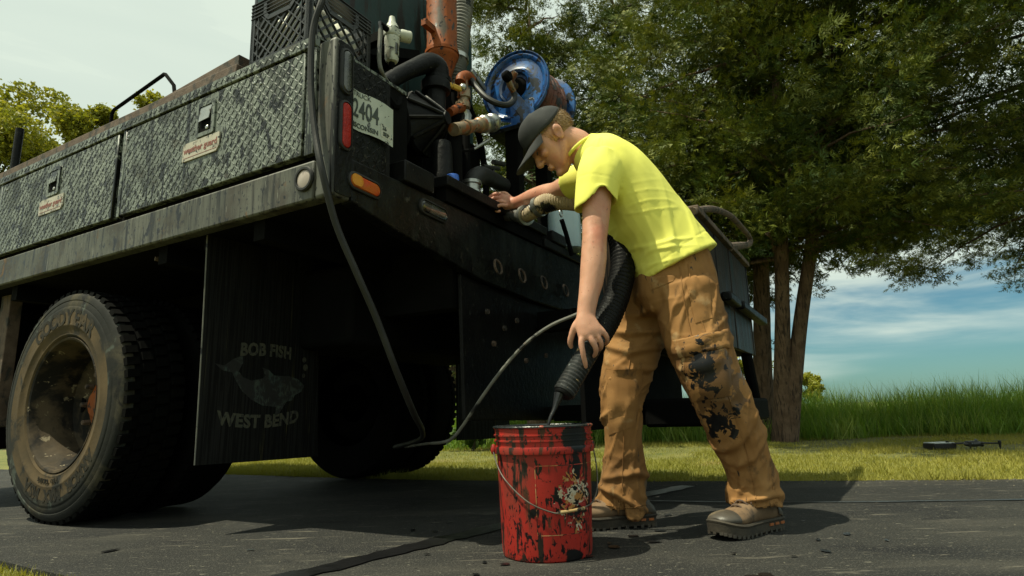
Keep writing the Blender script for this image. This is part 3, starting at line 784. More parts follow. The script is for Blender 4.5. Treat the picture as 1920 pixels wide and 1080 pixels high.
def flap_print(vs_, fs_, place, name, m):
    out = []
    for p in vs_:
        X, Z = place(p[0], p[1]); out.append(flap_pt(X, Z, 0.0075 + p[2]))
    b = MB(); b.add(out, fs_); return b.build(name, m, flap, smooth=False)
vs_, fs_ = text_mesh('BOB FISH', 0.092, 0.004, 0.0004, spacing=1.05)
flap_print(vs_, fs_, lambda x, y: (0.372 + x * 0.66, 0.700 + y * 0.76 - 0.16 * x * x), 'flap_lettering', MT['flapprint'])
vs_, fs_ = text_mesh('WEST BEND', 0.092, 0.004, 0.0004, spacing=1.05)
flap_print(vs_, fs_, lambda x, y: (0.365 + x * 0.76, 0.405 + y * 0.76 + 0.30 * x * x), 'flap_lettering', MT['flapprint'])
fish = [(90, 588), (128, 598), (165, 570), (203, 556), (204, 588), (187, 622), (204, 646), (240, 662), (288, 652), (298, 640), (284, 606), (312, 616), (336, 640), (400, 643), (442, 655), (472, 682), (458, 708), (430, 722), (418, 744), (392, 750), (378, 772), (360, 800), (341, 812), (346, 772), (290, 767), (240, 742), (200, 704), (172, 655), (160, 626), (122, 618)]
fo = [rp(360 + x / 2.25, 420 + y / 2.25, FU) for x, y in fish]
b = MB(); b.add([flap_pt(p.x, p.z, 0.0079) for p in fo], [tuple(reversed(range(len(fo))))]); bm = bmesh.new()
me = b.mesh('fish_emblem'); bm.from_mesh(me); bmesh.ops.triangulate(bm, faces=bm.faces); bm.to_mesh(me); bm.free(); me.materials.append(MT['fishprint'])
link('fish_emblem', me, flap, False)
for cx, cy, r in ((470, 574, 9), (476, 606, 11), (468, 640, 7)):
    P = [rp(360 + (cx + r * math.cos(a_)) / 2.25, 420 + (cy + 1.3 * r * math.sin(a_)) / 2.25, FU) for a_ in [2 * PI * k / 10 for k in range(10)]]
    b = MB(); b.add([flap_pt(p.x, p.z, 0.0079) for p in P], [tuple(range(10))]); b.build('spout_drop', MT['flapprint'], flap, smooth=False)

# wheels
WU, WZ = 1.696, 0.512
def wheel(vout, flip, letters=False, detail=True, far=False):
    """vout: truck v of the outer sidewall; flip: +1 outer face looks left, -1 right"""
    m = Matrix.Translation((vout, WU, WZ)) @ (RIGHT_M if flip > 0 else Matrix(((0, 0, 1, 0), (1, 0, 0, 0), (0, 1, 0, 0), (0, 0, 0, 1))))
    e = empty('wheel'); e.parent = T
    n = 96 if detail else 48
    A_, B_ = (MT['under'], MT['under']) if far else (MT['tyre'], MT['tyretan'])  # far wheels go all near black: shade under the bed painted in
    b = MB(); b.cur = 0
    b.lathe([(0.505, -0.055), (0.506, -0.045), (0.504, -0.030), (0.500, -0.018), (0.492, -0.011), (0.478, -0.006), (0.470, -0.0045), (0.466, -0.0065), (0.452, -0.001), (0.440, -0.0008), (0.437, 0.0015), (0.430, 0.003), (0.412, 0.0037)], n, m)
    b.cur = 1
    b.lathe([(0.412, 0.0037), (0.40, 0.004), (0.362, 0.002), (0.358, 0.0035), (0.352, 0.0035), (0.348, 0.001), (0.332, -0.004), (0.318, -0.009), (0.312, -0.008), (0.306, -0.012), (0.299, -0.024), (0.288, -0.045)], n, m)
    b.cur = 2
    b.lathe([(0.29, -0.26), (0.34, -0.285), (0.42, -0.29), (0.485, -0.278), (0.503, -0.25), (0.505, -0.235), (0.505, -0.055)], n, m)
    ty = b.build('tyre', [A_, B_, MT['under'] if far else MT['tread']], e)
    # tread blocks
    b = MB()
    k = 60
    for i in range(k):
        a0 = 2 * PI * i / k
        for (h0, h1, off, wd) in ((-0.016, -0.075, 0, 0.62), (-0.083, -0.138, 0.5, 0.7), (-0.146, -0.20, 0.0, 0.7), (-0.208, -0.268, 0.5, 0.62)):
            if not detail and h0 != -0.016: continue
            a1 = a0 + 2 * PI / k * off; da = PI / k * wd
            ri, ro = 0.498, 0.5165
            vs = []
            for r in (ri, ro):
                for h, sk in ((h0 if r == ri else h0 - 0.004, 0.0), (h1 if r == ri else h1 + 0.003, 0.012)):
                    for s_ in (-1, 1):
                        a_ = a1 + s_ * da + sk
                        vs.append((r * math.cos(a_), r * math.sin(a_), h))
            b.add(vs, [(4, 5, 7, 6), (0, 1, 5, 4), (2, 6, 7, 3), (0, 4, 6, 2), (1, 3, 7, 5)], m)
    q = b.build('tread', MT['under'] if far else MT['tread'], e, smooth=False); q['kind'] = 'stuff'
    # rim: deep dish
    b = MB(); b.lathe([(0.292, -0.03), (0.300, -0.018), (0.297, -0.012), (0.288, -0.016), (0.281, -0.03), (0.277, -0.06), (0.262, -0.085), (0.256, -0.13), (0.252, -0.185), (0.235, -0.20), (0.18, -0.21), (0.145, -0.205), (0.13, -0.20)], 64, m); b.build('rim', MT['under'] if far else MT['rim'], e)
    if detail:
        b = MB(); b.lathe([(0.131, -0.202), (0.125, -0.195), (0.075, -0.193), (0.072, -0.165), (0.06, -0.155), (0.0, -0.153)], 32, m); b.build('hub', MT['orange'], e)
        for i in range(10):
            a_ = 2 * PI * i / 10
            b = MB(); b.lathe([(0.0, -0.165), (0.010, -0.165), (0.013, -0.170), (0.015, -0.198)], 6, m @ Matrix.Translation((0.143 * math.cos(a_), 0.143 * math.sin(a_), 0))); b.build('lug_nut', MT['rust'], e, smooth=False)
        for i in range(5):
            a_ = 2 * PI * (i + 0.5) / 5
            b = MB(); b.prism([(0.026 * math.cos(q_), 0.036 * math.sin(q_)) for q_ in [2 * PI * j / 14 for j in range(14)]], -0.2125, -0.203, m @ Matrix.Rotation(a_, 4, 'Z') @ Matrix.Translation((0.208, 0, 0))); b.build('hand_hole', MT['under'], e, smooth=False)
    if letters:
        def arc_text(txt, size, rad, mid, name, pitch, bold=0.003):
            b = MB()
            for i, ch in enumerate(txt):
                if ch == ' ': continue
                vs_, fs_ = text_mesh(ch, size, bold, 0.0012)
                a_ = mid - (i - (len(txt) - 1) / 2) * pitch
                b.add(vs_, fs_, m @ Matrix.Rotation(a_ - PI / 2, 4, 'Z') @ Matrix.Translation((0, rad, 0.0038)))
            return b.build(name, MT['letter'], e, smooth=False)
        arc_text('GOODYEAR', 0.095, 0.385, PI * 0.5, 'sidewall_lettering', 0.175, 0.003)
        arc_text('ARMOR MAX MSA', 0.070, 0.388, -PI * 0.42, 'sidewall_lettering', 0.118, 0.003)
        arc_text('PRO GRADE', 0.024, 0.330, -PI * 0.5, 'sidewall_small_print', 0.06, 0.001)
    return e
wheel(0.030, 1, letters=True)
wheel(0.375, 1, detail=False, far=True)
wheel(WID - 0.03, -1, detail=False, far=True)
wheel(WID - 0.375, -1, detail=False, far=True)

# right-hand tub hung off the tail, with its step
MT['tub'] = mat('tub_plank', (0.028, 0.018, 0.011), (0.05, 0.035, 0.024), 9, 0.55, bump=0.4, bscale=40, bstretch=(3, 3, 0.3),
    spec=0.1, layers=((TAR, 16, 0.46, 0.54, (4, 4, 0.10), 0.4), ((0.012, 0.028, 0.026), 5, 0.58, 0.66, (3, 3, 0.3), 0.5), ((0.06, 0.058, 0.05), 30, 0.64, 0.70, (4, 4, 0.04), 0.4)))
HU, H0, H1 = -0.88, 1.27, 2.52
tub = empty('material_tub', tw(1.9, -0.66, 0.0), math.atan2(TV.y, TV.x))
tag(tub, 'sealer-stained plank tub on a step behind the man, hung off the truck tail', 'tub')
sub = Vector((1.9, -0.66, 0))
def tb(name, m, fn, **k):
    b = MB(); fn(b)
    b.v = [tuple(Vector(p) - sub) for p in b.v]
    return b.build(name, m, tub, **k)
nb = 7
for i in range(nb):
    a0 = H0 + (H1 - H0) * i / nb + 0.002; a1 = H0 + (H1 - H0) * (i + 1) / nb - 0.002
    jj = random.uniform(-0.004, 0.004)
    tb('plank', MT['tub'], lambda b: b.bx(a0, a1, HU + jj, HU + 0.025 + jj, 0.70, 1.235 + jj), bevel=0.003, seg=1)
tb('side_board', MT['tub'], lambda b: b.bx(H1, H1 + 0.025, HU, HU + 0.44, 0.70, 1.24), bevel=0.003, seg=1)
tb('side_board', MT['tub'], lambda b: b.bx(H0 - 0.025, H0, HU, HU + 0.44, 0.70, 1.24), bevel=0.003, seg=1)
tb('front_board', MT['tub'], lambda b: b.bx(H0, H1, HU + 0.415, HU + 0.44, 0.70, 1.24), smooth=False)
tb('floor_board', MT['under'], lambda b: b.bx(H0, H1, HU + 0.025, HU + 0.415, 0.705, 0.73), smooth=False)
tb('top_rim', MT['rust'], lambda b: (b.bx(H0 - 0.03, H1 + 0.03, HU - 0.02, HU + 0.03, 1.242, 1.27)), bevel=0.004)
tb('band', MT['black'], lambda b: b.bx(H0 + 0.35, H0 + 0.62, HU - 0.055, HU - 0.006, 0.90, 0.945), bevel=0.01)
tb('band', MT['black'], lambda b: b.bx(1.98, 2.80, HU - 0.055, HU - 0.006, 0.905, 0.95), bevel=0.01)
tb('stay', MT['under'], lambda b: b.tube([(2.40, HU + 0.03, 0.70), (2.49, HU + 0.02, 0.42)], 0.032, 10))
tb('stay', MT['under'], lambda b: b.tube([(1.40, HU + 0.05, 0.70), (1.40, HU + 0.05, 0.42)], 0.032, 10))
tb('skirt', MT['under'], lambda b: b.bx(0.98, 2.5, HU + 0.445, HU + 0.465, 0.33, 0.80), smooth=False)
tb('step', MT['under'], lambda b: b.bx(1.28, 2.62, HU - 0.03, HU + 0.30, 0.33, 0.45), bevel=0.015)
for a_ in ((1.45, 1.55, HU + 0.44, 0.012, 0.82, 0.92), (2.2, 2.3, HU + 0.44, 0.012, 0.82, 0.92), (1.6, 1.7, HU + 0.30, 0.012, 0.36, 0.44)):
    tb('arm', MT['under'], lambda b: b.bx(*a_), smooth=False)
hk = [rp(x, y, HU) for x, y in ((1298, 396), (1335, 392), (1368, 404), (1392, 428), (1406, 446), (1404, 458), (1385, 461), (1366, 463))]
tb('hook_bar', MT['rust'], lambda b: b.tube(hk, [0.017, 0.017, 0.017, 0.016, 0.016, 0.02, 0.024, 0.024], 10, smooth=4))

# ---- machinery standing on the deck (each bolted unit is its own thing)
TRZ = math.atan2(TV.y, TV.x)
def unit(name, label, cat, v, u, z):
    e = empty(name, tw(v, u, z), TRZ)
    tag(e, label, cat)
    return e, Vector((v, u, z))
class Sub:
    def __init__(s, e, o): s.e = e; s.o = o
    def __call__(s, name, m, fn, parent=None, **k):
        b = MB(); fn(b)
        b.v = [tuple(Vector(p) - s.o) for p in b.v]
        return b.build(name, m, parent or s.e, **k)
def X_M(v, u, z, d):      # lathe frame at a truck point, axis along d
    return Matrix.Translation((v, u, z)) @ frame_from(d).to_4x4()

# tank / machine housing
S = Sub(*unit('holding_tank', 'dark teal steel holding tank stained with black runs behind the milk crate', 'tank', 1.1, 0.95, 1.272))
S('shell', MT['teal'], lambda b: b.bx(0.56, 1.84, 0.62, 1.25, 1.40, 2.95), bevel=0.04, seg=3)
S('foot_frame', MT['under'], lambda b: (b.bx(0.6, 0.7, 0.66, 1.2, 1.274, 1.40), b.bx(1.7, 1.8, 0.66, 1.2, 1.274, 1.40)), smooth=False)
S('bracket', MT['under'], lambda b: b.box((0.78, 0.50, 2.20), (0.42, 0.20, 0.05), Matrix.Rotation(math.radians(-24), 3, 'Y')), smooth=False)
S('back_plate', MT['under'], lambda b: b.bx(0.60, 1.70, 0.50, 0.60, 1.28, 2.05), smooth=False)
S('cable', MT['under'], lambda b: b.tube([(1.52, 0.56, 2.5), (1.66, 0.5, 2.2), (1.72, 0.48, 1.9), (1.6, 0.4, 1.5)], 0.02, 8, smooth=4))

# big diaphragm pump: ribbed dome, lower leg, elbow on top
S = Sub(*unit('sealer_pump', 'black tar-coated pump with ribbed dome between number plate and shelf', 'pump', 0.80, 0.22, 1.272))
hubp = rp(840, 226, 0.12); cen = rp(797, 232, 0.22)
ax = (hubp - cen).normalized()
ax = Vector((0.12, -1.0, 0.02)).normalized()
dome = X_M(0.735, 0.19, 1.735, ax)
S('dome', MT['black'], lambda b: b.lathe([(0.0, 0.125), (0.030, 0.125), (0.033, 0.105), (0.05, 0.085), (0.10, 0.038), (0.135, 0.0), (0.150, -0.006), (0.153, -0.025), (0.14, -0.032), (0.13, -0.08), (0.08, -0.12), (0.0, -0.13)], 40, dome))
for i in range(10):
    a_ = 2 * PI * i / 10 + 0.2
    S('rib', MT['black'], lambda b: b.tube([dome @ Vector((r * math.cos(a_), r * math.sin(a_), h)) for r, h in ((0.03, 0.110), (0.07, 0.076), (0.11, 0.036), (0.148, 0.0))], [0.010, 0.009, 0.009, 0.008], 6))
for i in range(14):
    a_ = 2 * PI * i / 14
    S('flange_bolt', MT['black'], lambda b: b.lathe([(0.0, 0.006), (0.008, 0.006), (0.008, -0.01)], 6, dome @ Matrix.Translation((0.146 * math.cos(a_), 0.146 * math.sin(a_), -0.008))), smooth=False)
S('lower_leg', MT['black'], lambda b: b.lathe([(0.050, 0.0), (0.052, 0.03), (0.048, 0.05), (0.046, 0.16), (0.04, 0.2)], 24, Matrix.Translation((0.735, 0.09, 1.415))))
S('leg_flange', MT['black'], lambda b: b.lathe([(0.0, -0.02), (0.068, -0.02), (0.070, -0.012), (0.070, 0.012), (0.05, 0.016)], 24, Matrix.Translation((0.735, 0.09, 1.415))))
S('blue_cap', MT['bluecap'], lambda b: b.lathe([(0.0, 0.02), (0.026, 0.02), (0.028, 0.01), (0.028, -0.012)], 16, Matrix.Translation((0.685, 0.0, 1.402)) ))
S('neck', MT['black'], lambda b: b.tube([(0.90, 0.25, 1.86), (0.905, 0.25, 2.02)], 0.05, 20))
S('coupling', MT['black'], lambda b: b.lathe([(0.05, -0.03), (0.072, -0.025), (0.075, 0.0), (0.072, 0.025), (0.05, 0.03)], 24, Matrix.Translation((0.905, 0.25, 2.02))))
ep = [rp(722, 158, 0.30), rp(745, 143, 0.29), rp(775, 128, 0.27), rp(803, 119, 0.26), rp(818, 128, 0.25), rp(821, 150, 0.25), rp(821, 168, 0.25)]
S('elbow_pipe', MT['black'], lambda b: b.tube(ep, [0.040, 0.040, 0.042, 0.052, 0.058, 0.058, 0.05], 18, smooth=4))
S('elbow_clamp', MT['rearblack'], lambda b: b.lathe([(0.052, -0.012), (0.068, -0.01), (0.068, 0.01), (0.052, 0.012)], 20, Matrix.Translation(rp(821, 152, 0.25))))
S('pump_body', MT['under'], lambda b: b.bx(0.50, 0.86, 0.28, 0.50, 1.275, 1.80), bevel=0.03)
S('pump_hose', MT['under'], lambda b: b.tube([(0.36, 0.14, 1.78), (0.42, 0.1, 1.66), (0.48, 0.12, 1.72), (0.56, 0.15, 1.60), (0.5, 0.2, 1.45)], 0.018, 8, smooth=5))

# tall orange pipe
q0 = rp(829, 110, 0.36)
S = Sub(*unit('discharge_pipe', 'tall rusty orange upright pipe with tapered foot', 'pipe', q0.x, q0.y, 1.272))
S('barrel', MT['orange'], lambda b: b.lathe([(0.050, -0.16), (0.052, -0.10), (0.082, -0.01), (0.089, 0.0), (0.089, 0.02), (0.084, 0.03), (0.084, 0.75)], 32, Matrix.Translation(q0)))
S('collar', MT['orange'], lambda b: b.lathe([(0.084, -0.012), (0.094, -0.009), (0.094, 0.009), (0.084, 0.012)], 32, Matrix.Translation(q0 + Vector((0, 0, 0.025)))))
S('lug', MT['orange'], lambda b: b.box(q0 + Vector((-0.12, 0.0, 0.13)), (0.09, 0.03, 0.035)), smooth=False)
S('stand', MT['under'], lambda b: b.cyl((q0.x, q0.y, 1.274), (q0.x, q0.y, q0.z - 0.15), 0.048, 16), smooth=False)

# grey corrugated hose
fh = [rp(870, -30, 0.42), rp(866, 20, 0.42), rp(860, 70, 0.41), rp(855, 110, 0.40), rp(852, 140, 0.39), rp(856, 170, 0.40)]
P = catmull(fh, 16)
S = Sub(*unit('corrugated_hose', 'grey corrugated suction hose beside the orange pipe', 'hose', fh[-1].x, fh[-1].y, 1.272))
S('hose_wall', MT['greypipe'], lambda b: b.tube(P, [0.062 + (0.006 if i % 2 else 0.0) for i in range(len(P))], 20))
S('hose_clamp', MT['steel'], lambda b: b.lathe([(0.062, -0.015), (0.075, -0.013), (0.075, 0.013), (0.062, 0.015)], 24, X_M(*rp(855, 112, 0.40), (0.1, 0, 1))))
S('hose_spigot', MT['brass'], lambda b: b.tube([rp(855, 118, 0.40), rp(850, 150, 0.40), rp(853, 172, 0.40)], [0.066, 0.066, 0.06], 20))
S('hose_foot', MT['under'], lambda b: b.tube([rp(853, 168, 0.40), (fh[-1].x, fh[-1].y, 1.274)], 0.055, 16))

# valve tree
vz = 0.24
S = Sub(*unit('valve_tree', 'rusty brass valve tree with yellow lever beside the pump', 'valve', rp(872, 190, vz).x, vz, 1.272))
S('elbow', MT['orange'], lambda b: b.tube([rp(863, 155, vz), rp(866, 146, vz), rp(875, 143, vz), rp(884, 152, vz)], 0.030, 14, smooth=4))
S('riser', MT['brass'], lambda b: b.tube([rp(868, 150, vz), rp(870, 185, vz), rp(868, 205, vz)], [0.026, 0.026, 0.03], 14))
S('union', MT['brass'], lambda b: b.lathe([(0.026, -0.03), (0.037, -0.026), (0.037, 0.026), (0.026, 0.03)], 8, Matrix.Translation(rp(870, 176, vz))), smooth=False)
S('union', MT['brass'], lambda b: b.lathe([(0.026, -0.02), (0.040, -0.016), (0.040, 0.016), (0.026, 0.02)], 8, Matrix.Translation(rp(868, 198, vz))), smooth=False)
S('side_outlet', MT['orange'], lambda b: b.tube([rp(866, 202, vz), rp(855, 205, vz), rp(843, 211, vz)], [0.026, 0.024, 0.022], 12, smooth=3))
S('lower_union', MT['steel'], lambda b: b.tube([rp(870, 205, vz), rp(875, 218, vz), rp(874, 232, vz)], [0.024, 0.030, 0.028], 10))
S('yellow_lever', MT['yellow'], lambda b: b.box(rp(852, 163, vz - 0.04), (0.11, 0.02, 0.026), Matrix.Rotation(math.radians(-12), 3, 'Y')), bevel=0.005)
S('lever_nut', MT['steel'], lambda b: b.ell(rp(868, 164, vz - 0.045), (0.02, 0.02, 0.02), n=10, k=6))
S('grey_lever', MT['steel'], lambda b: b.box(rp(897, 150, vz - 0.02), (0.15, 0.016, 0.032), Matrix.Rotation(math.radians(22), 3, 'Y')), bevel=0.006)
S('stem', MT['under'], lambda b: b.tube([rp(874, 230, vz), (rp(872, 190, vz).x, vz, 1.274)], 0.02, 10))

# capped camlock nipple sticking out
cu = 0.06
c0, c1 = rp(850, 243, cu), rp(936, 228, cu)
S = Sub(*unit('camlock_nipple', 'short pipe nipple with bright steel camlock end pointing at the cap of the man', 'pipe', c0.x, cu, 1.272))
dd = (c1 - c0)
S('nipple', MT['brass'], lambda b: b.tube([c0, c0 + dd * 0.5, c0 + dd * 0.52, c0 + dd * 0.6], [0.030, 0.030, 0.038, 0.038], 18))
S('camlock', MT['steel'], lambda b: b.lathe([(0.036, 0.0), (0.044, 0.01), (0.044, 0.05), (0.038, 0.06), (0.038, 0.085), (0.047, 0.095), (0.047, 0.118), (0.037, 0.118), (0.035, 0.07), (0.0, 0.07)], 22, X_M(*(c0 + dd * 0.6), dd)))
S('strap', MT['brass'], lambda b: b.lathe([(0.032, -0.01), (0.037, -0.008), (0.037, 0.008), (0.032, 0.01)], 16, X_M(*(c0 + dd * 0.25), dd)))
S('post', MT['under'], lambda b: b.cyl((c0.x + 0.05, cu + 0.03, 1.274), (c0.x + 0.05, cu + 0.03, c0.z), 0.035, 12))
l0, l1 = rp(888, 280, cu), rp(917, 262, cu)
S('small_lever', MT['steel'], lambda b: b.tube([l0, l1], [0.006, 0.010], 8))
S('lever_rod', MT['under'], lambda b: b.tube([l0, (c0.x + 0.05, cu + 0.03, l0.z - 0.05)], 0.008, 6))

# lower black elbow with camlock
lu_ = 0.10
S = Sub(*unit('suction_elbow', 'black rubber elbow with steel camlock behind the shelf beside the resting hand', 'pipe', rp(884, 350, lu_).x, lu_, 1.272))
S('elbow', MT['rubber'], lambda b: b.tube([rp(884, 350, lu_), rp(886, 338, lu_), rp(900, 328, lu_), rp(922, 336, lu_ + 0.03), rp(945, 348, lu_ + 0.06)], [0.036, 0.042, 0.044, 0.042, 0.04], 16, smooth=5))
S('camlock', MT['steel'], lambda b: b.lathe([(0.036, -0.05), (0.047, -0.045), (0.047, -0.02), (0.040, -0.015), (0.040, 0.01), (0.048, 0.015), (0.048, 0.03), (0.036, 0.035)], 18, Matrix.Translation(rp(884, 352, lu_))))
S('spigot', MT['brass'], lambda b: b.cyl((rp(884, 352, lu_).x, lu_, 1.274), rp(884, 356, lu_), 0.036, 16))
S('knob', MT['rubber'], lambda b: (b.cyl(rp(905, 312, lu_), rp(935, 316, lu_), 0.012, 8), b.cyl(rp(925, 304, lu_), rp(945, 308, lu_), 0.014, 8), b.cyl(rp(925, 315, lu_), rp(925, 340, lu_), 0.008, 6)))

# air filter regulator
fu_ = 0.12
f0 = rp(735, 62, fu_)
S = Sub(*unit('air_filter', 'small white air filter regulator with round knob and grey tube', 'filter', f0.x, fu_, f0.z - 0.16))
S('body', MT['offwhite'], lambda b: b.box(f0, (0.060, 0.055, 0.05)), bevel=0.012, seg=2)
S('cap', MT['offwhite'], lambda b: b.lathe([(0.030, 0.02), (0.024, 0.035), (0.016, 0.05), (0.012, 0.075), (0.0, 0.076)], 16, Matrix.Translation(f0)))
S('bowl', MT['offwhite'], lambda b: b.lathe([(0.032, -0.025), (0.032, -0.05), (0.030, -0.055), (0.029, -0.12), (0.024, -0.135), (0.01, -0.14), (0.0, -0.14)], 20, Matrix.Translation(f0)))
S('sight_glass', MT['darklens'], lambda b: b.box(f0 + Vector((-0.004, -0.030, -0.085)), (0.014, 0.006, 0.055)), bevel=0.003)
S('knob', MT['offwhite'], lambda b: b.lathe([(0.0, 0.055), (0.022, 0.055), (0.026, 0.05), (0.026, 0.012), (0.018, 0.0)], 18, X_M(*(f0 + Vector((0.03, -0.01, 0.005))), (0.8, -0.55, 0))))
S('drain', MT['under'], lambda b: b.lathe([(0.012, -0.138), (0.014, -0.15), (0.006, -0.165), (0.0, -0.165)], 10, Matrix.Translation(f0)))
S('fitting', MT['under'], lambda b: b.cyl(f0 + Vector((-0.028, 0, 0)), f0 + Vector((-0.075, 0, 0.0)), 0.012, 8))
S('tube', MT['greypipe'], lambda b: b.tube([f0 + Vector((-0.072, 0, 0.01)), f0 + Vector((-0.072, 0, -0.05)), rp(711, 110, fu_), rp(716, 135, fu_), rp(730, 160, fu_ + 0.05)], 0.009, 8, smooth=5))
S('bracket', MT['under'], lambda b: b.bx(f0.x - 0.02, f0.x + 0.02, fu_ + 0.03, 0.62, f0.z - 0.02, f0.z + 0.02), smooth=False)

# blue hose reel
RU = 0.10
rc = rp(966, 162, RU)
S = Sub(*unit('hose_reel', 'blue tar-spattered hose reel wound with red hose above the capped man', 'hose reel', rc.x + 0.18, RU, 1.272))
rm = Matrix.Translation(rc) @ Matrix(((0, 0, 1, 0), (-1, 0, 0, 0), (0, -1, 0, 0), (0, 0, 0, 1))) @ Matrix.Identity(4)   # z -> +v, into the drum
def flange(b, off, sgn):
    b.lathe([(0.215 * q, off + sgn * h) for q, h in ((0.30, 0.018), (0.36, 0.016), (0.40, -0.004), (0.47, -0.010), (0.52, 0.004), (0.56, 0.008), (0.80, 0.008), (0.84, -0.002), (0.90, -0.006), (0.955, 0.002), (0.985, -0.010), (1.0, -0.010), (1.01, 0.0), (1.0, 0.012), (0.96, 0.014), (0.8, 0.016), (0.52, 0.016), (0.30, 0.03))], 56, rm)
S('flange', MT['blue'], lambda b: flange(b, 0.0, 1))
S('flange', MT['blue'], lambda b: flange(b, 0.36, -1))
S('drum', MT['blue'], lambda b: b.lathe([(0.075, 0.02), (0.075, 0.34)], 24, rm))
for j in range(7):
    rr = 0.155 + 0.008 * math.sin(j * 2.1)
    S('hose_wrap', MT['hosered'], lambda b: b.tube([rm @ Vector((rr * math.cos(a_), rr * math.sin(a_), 0.045 + 0.045 * j + 0.008 * math.sin(a_ + j))) for a_ in [2 * PI * k / 40 for k in range(41)]], 0.026, 8, caps=False))
S('hub', MT['under'], lambda b: b.lathe([(0.066, 0.02), (0.05, 0.005), (0.0, 0.005)], 24, rm))
S('arm_plate', MT['blue'], lambda b: b.box(rm @ Vector((0.03, 0.13, -0.03)), (0.012, 0.075, 0.26), Matrix.Rotation(math.radians(-34), 3, 'X')), bevel=0.003)
S('swivel', MT['brass'], lambda b: b.tube([rm @ Vector((0, 0, 0.02)), rm @ Vector((-0.0, 0, -0.05)), rm @ Vector((0.02, -0.01, -0.075)), rm @ Vector((0.05, -0.035, -0.08))], [0.020, 0.022, 0.022, 0.018], 12))
S('swivel_nut', MT['under'], lambda b: b.lathe([(0.0, 0.02), (0.02, 0.02), (0.03, 0.012), (0.03, -0.015), (0.0, -0.015)], 12, X_M(*rp(951, 143, RU - 0.09), (-0.3, -1, 0.1))))
S('swivel_arm', MT['brass'], lambda b: b.tube([rp(951, 143, RU - 0.07), rp(956, 158, RU - 0.07), rp(963, 172, RU - 0.07)], [0.017, 0.018, 0.016], 10, smooth=3))
S('feed_hose', MT['rubber'], lambda b: b.tube([rp(884, 150, 0.22), rp(893, 163, 0.19), rp(912, 183, 0.12), rp(935, 195, 0.06), rp(953, 196, RU - 0.07), rp(964, 186, RU - 0.07), rp(963, 170, RU - 0.07)], 0.0165, 10, smooth=6))
S('cradle', MT['blue'], lambda b: (b.bx(rc.x - 0.035, rc.x + 0.42, RU - 0.13, RU + 0.13, rc.z - 0.262, rc.z - 0.24), b.bx(rc.x - 0.035, rc.x - 0.02, RU - 0.13, RU + 0.02, rc.z - 0.245, rc.z - 0.12)), bevel=0.003)
S('cradle_plate', MT['rearblack'], lambda b: b.bx(rc.x - 0.05, rc.x + 0.43, RU - 0.15, RU + 0.15, rc.z - 0.287, rc.z - 0.263), smooth=False)
for dv in (0.0, 0.36):
    S('stand_post', MT['under'], lambda b: b.bx(rc.x + dv - 0.03, rc.x + dv + 0.03, RU - 0.02, RU + 0.06, 1.40 if dv < 0.1 else 1.274, rc.z - 0.287), smooth=False)
S('stand_foot', MT['under'], lambda b: b.bx(rc.x - 0.06, rc.x + 0.42, RU - 0.06, RU + 0.12, 1.337, 1.40), smooth=False)

# milk crate
CRV, CRU, CRZ, CRS, CRH = 0.022, 0.168, 1.752, 0.325, 0.278
crate = empty('milk_crate', tw(CRV + CRS / 2, CRU + CRS / 2, CRZ), TRZ)
tag(crate, 'black lattice milk crate of jugs on top of the truck corner', 'crate')
co = Vector((CRV + CRS / 2, CRU + CRS / 2, CRZ))
def crate_wall(i):
    """one wall in (a, z) panel coordinates, wrapped to its side"""
    rot = Matrix.Rotation(i * PI / 2, 4, 'Z')
    h = CRS / 2
    b = MB()
    def bar(a0, z0, a1, z1, wd, d0, d1):
        dx_, dz_ = a1 - a0, z1 - z0; l_ = math.hypot(dx_, dz_); nx_, nz_ = -dz_ / l_ * wd / 2, dx_ / l_ * wd / 2
        P = [(a0 + nx_, z0 + nz_), (a1 + nx_, z1 + nz_), (a1 - nx_, z1 - nz_), (a0 - nx_, z0 - nz_)]
        vs = [(p[0], -h + d, p[1]) for d in (d0, d1) for p in P]
        b.add(vs, [(3, 2, 1, 0), (4, 5, 6, 7), (0, 1, 5, 4), (1, 2, 6, 5), (2, 3, 7, 6), (3, 0, 4, 7)], rot)
    bar(-h, 0.012, h, 0.012, 0.024, 0.0, 0.014)
    for z in (0.212, 0.228, 0.244, 0.260, 0.274): bar(-h, z, h, z, 0.003, -0.003, 0.010)
    # solid corner blocks of the top band with the hand hole between
    bar(-h, 0.243, -0.075, 0.243, 0.066, 0.002, 0.012); bar(0.075, 0.243, h, 0.243, 0.066, 0.002, 0.012)
    bar(-0.075, 0.270, 0.075, 0.270, 0.014, 0.002, 0.012)
    for a0, z0, a1, z1 in ((-0.082, 0.262, -0.082, 0.215), (-0.084, 0.212, -0.060, 0.188), (-0.064, 0.187, 0.064, 0.187), (0.060, 0.188, 0.084, 0.212), (0.082, 0.215, 0.082, 0.262)): bar(a0, z0, a1, z1, 0.017, -0.002, 0.013)
    for s_ in (-1, 1):
        bar(s_ * (h - 0.011), 0.0, s_ * (h - 0.011), 0.278, 0.022, 0.0, 0.014)
        bar(s_ * (h - 0.042), 0.02, s_ * (h - 0.042), 0.212, 0.004, 0.0, 0.012)
    # lattice
    def lat(sl, wd, d0, d1, st):
        k = -8
        while k < 9:
            c_ = k * st
            pts = []
            for t in np.linspace(-1, 1, 81):
                a_ = c_ + t * 0.2; z = 0.105 + sl * t * 0.2
                lim = 0.19 if abs(a_) < 0.075 else 0.213
                if abs(a_) < h - 0.02 and 0.02 < z < lim: pts.append((a_, z))
            if len(pts) > 4: bar(*pts[0], *pts[-1], wd, d0, d1)
            k += 1
    lat(1.0, 0.0105, 0.003, 0.012, 0.043)
    lat(-1.0, 0.0045, 0.0, 0.010, 0.060)
    return b.build('crate_wall', MT['crate'], crate, smooth=False)
for i in range(4): crate_wall(i)
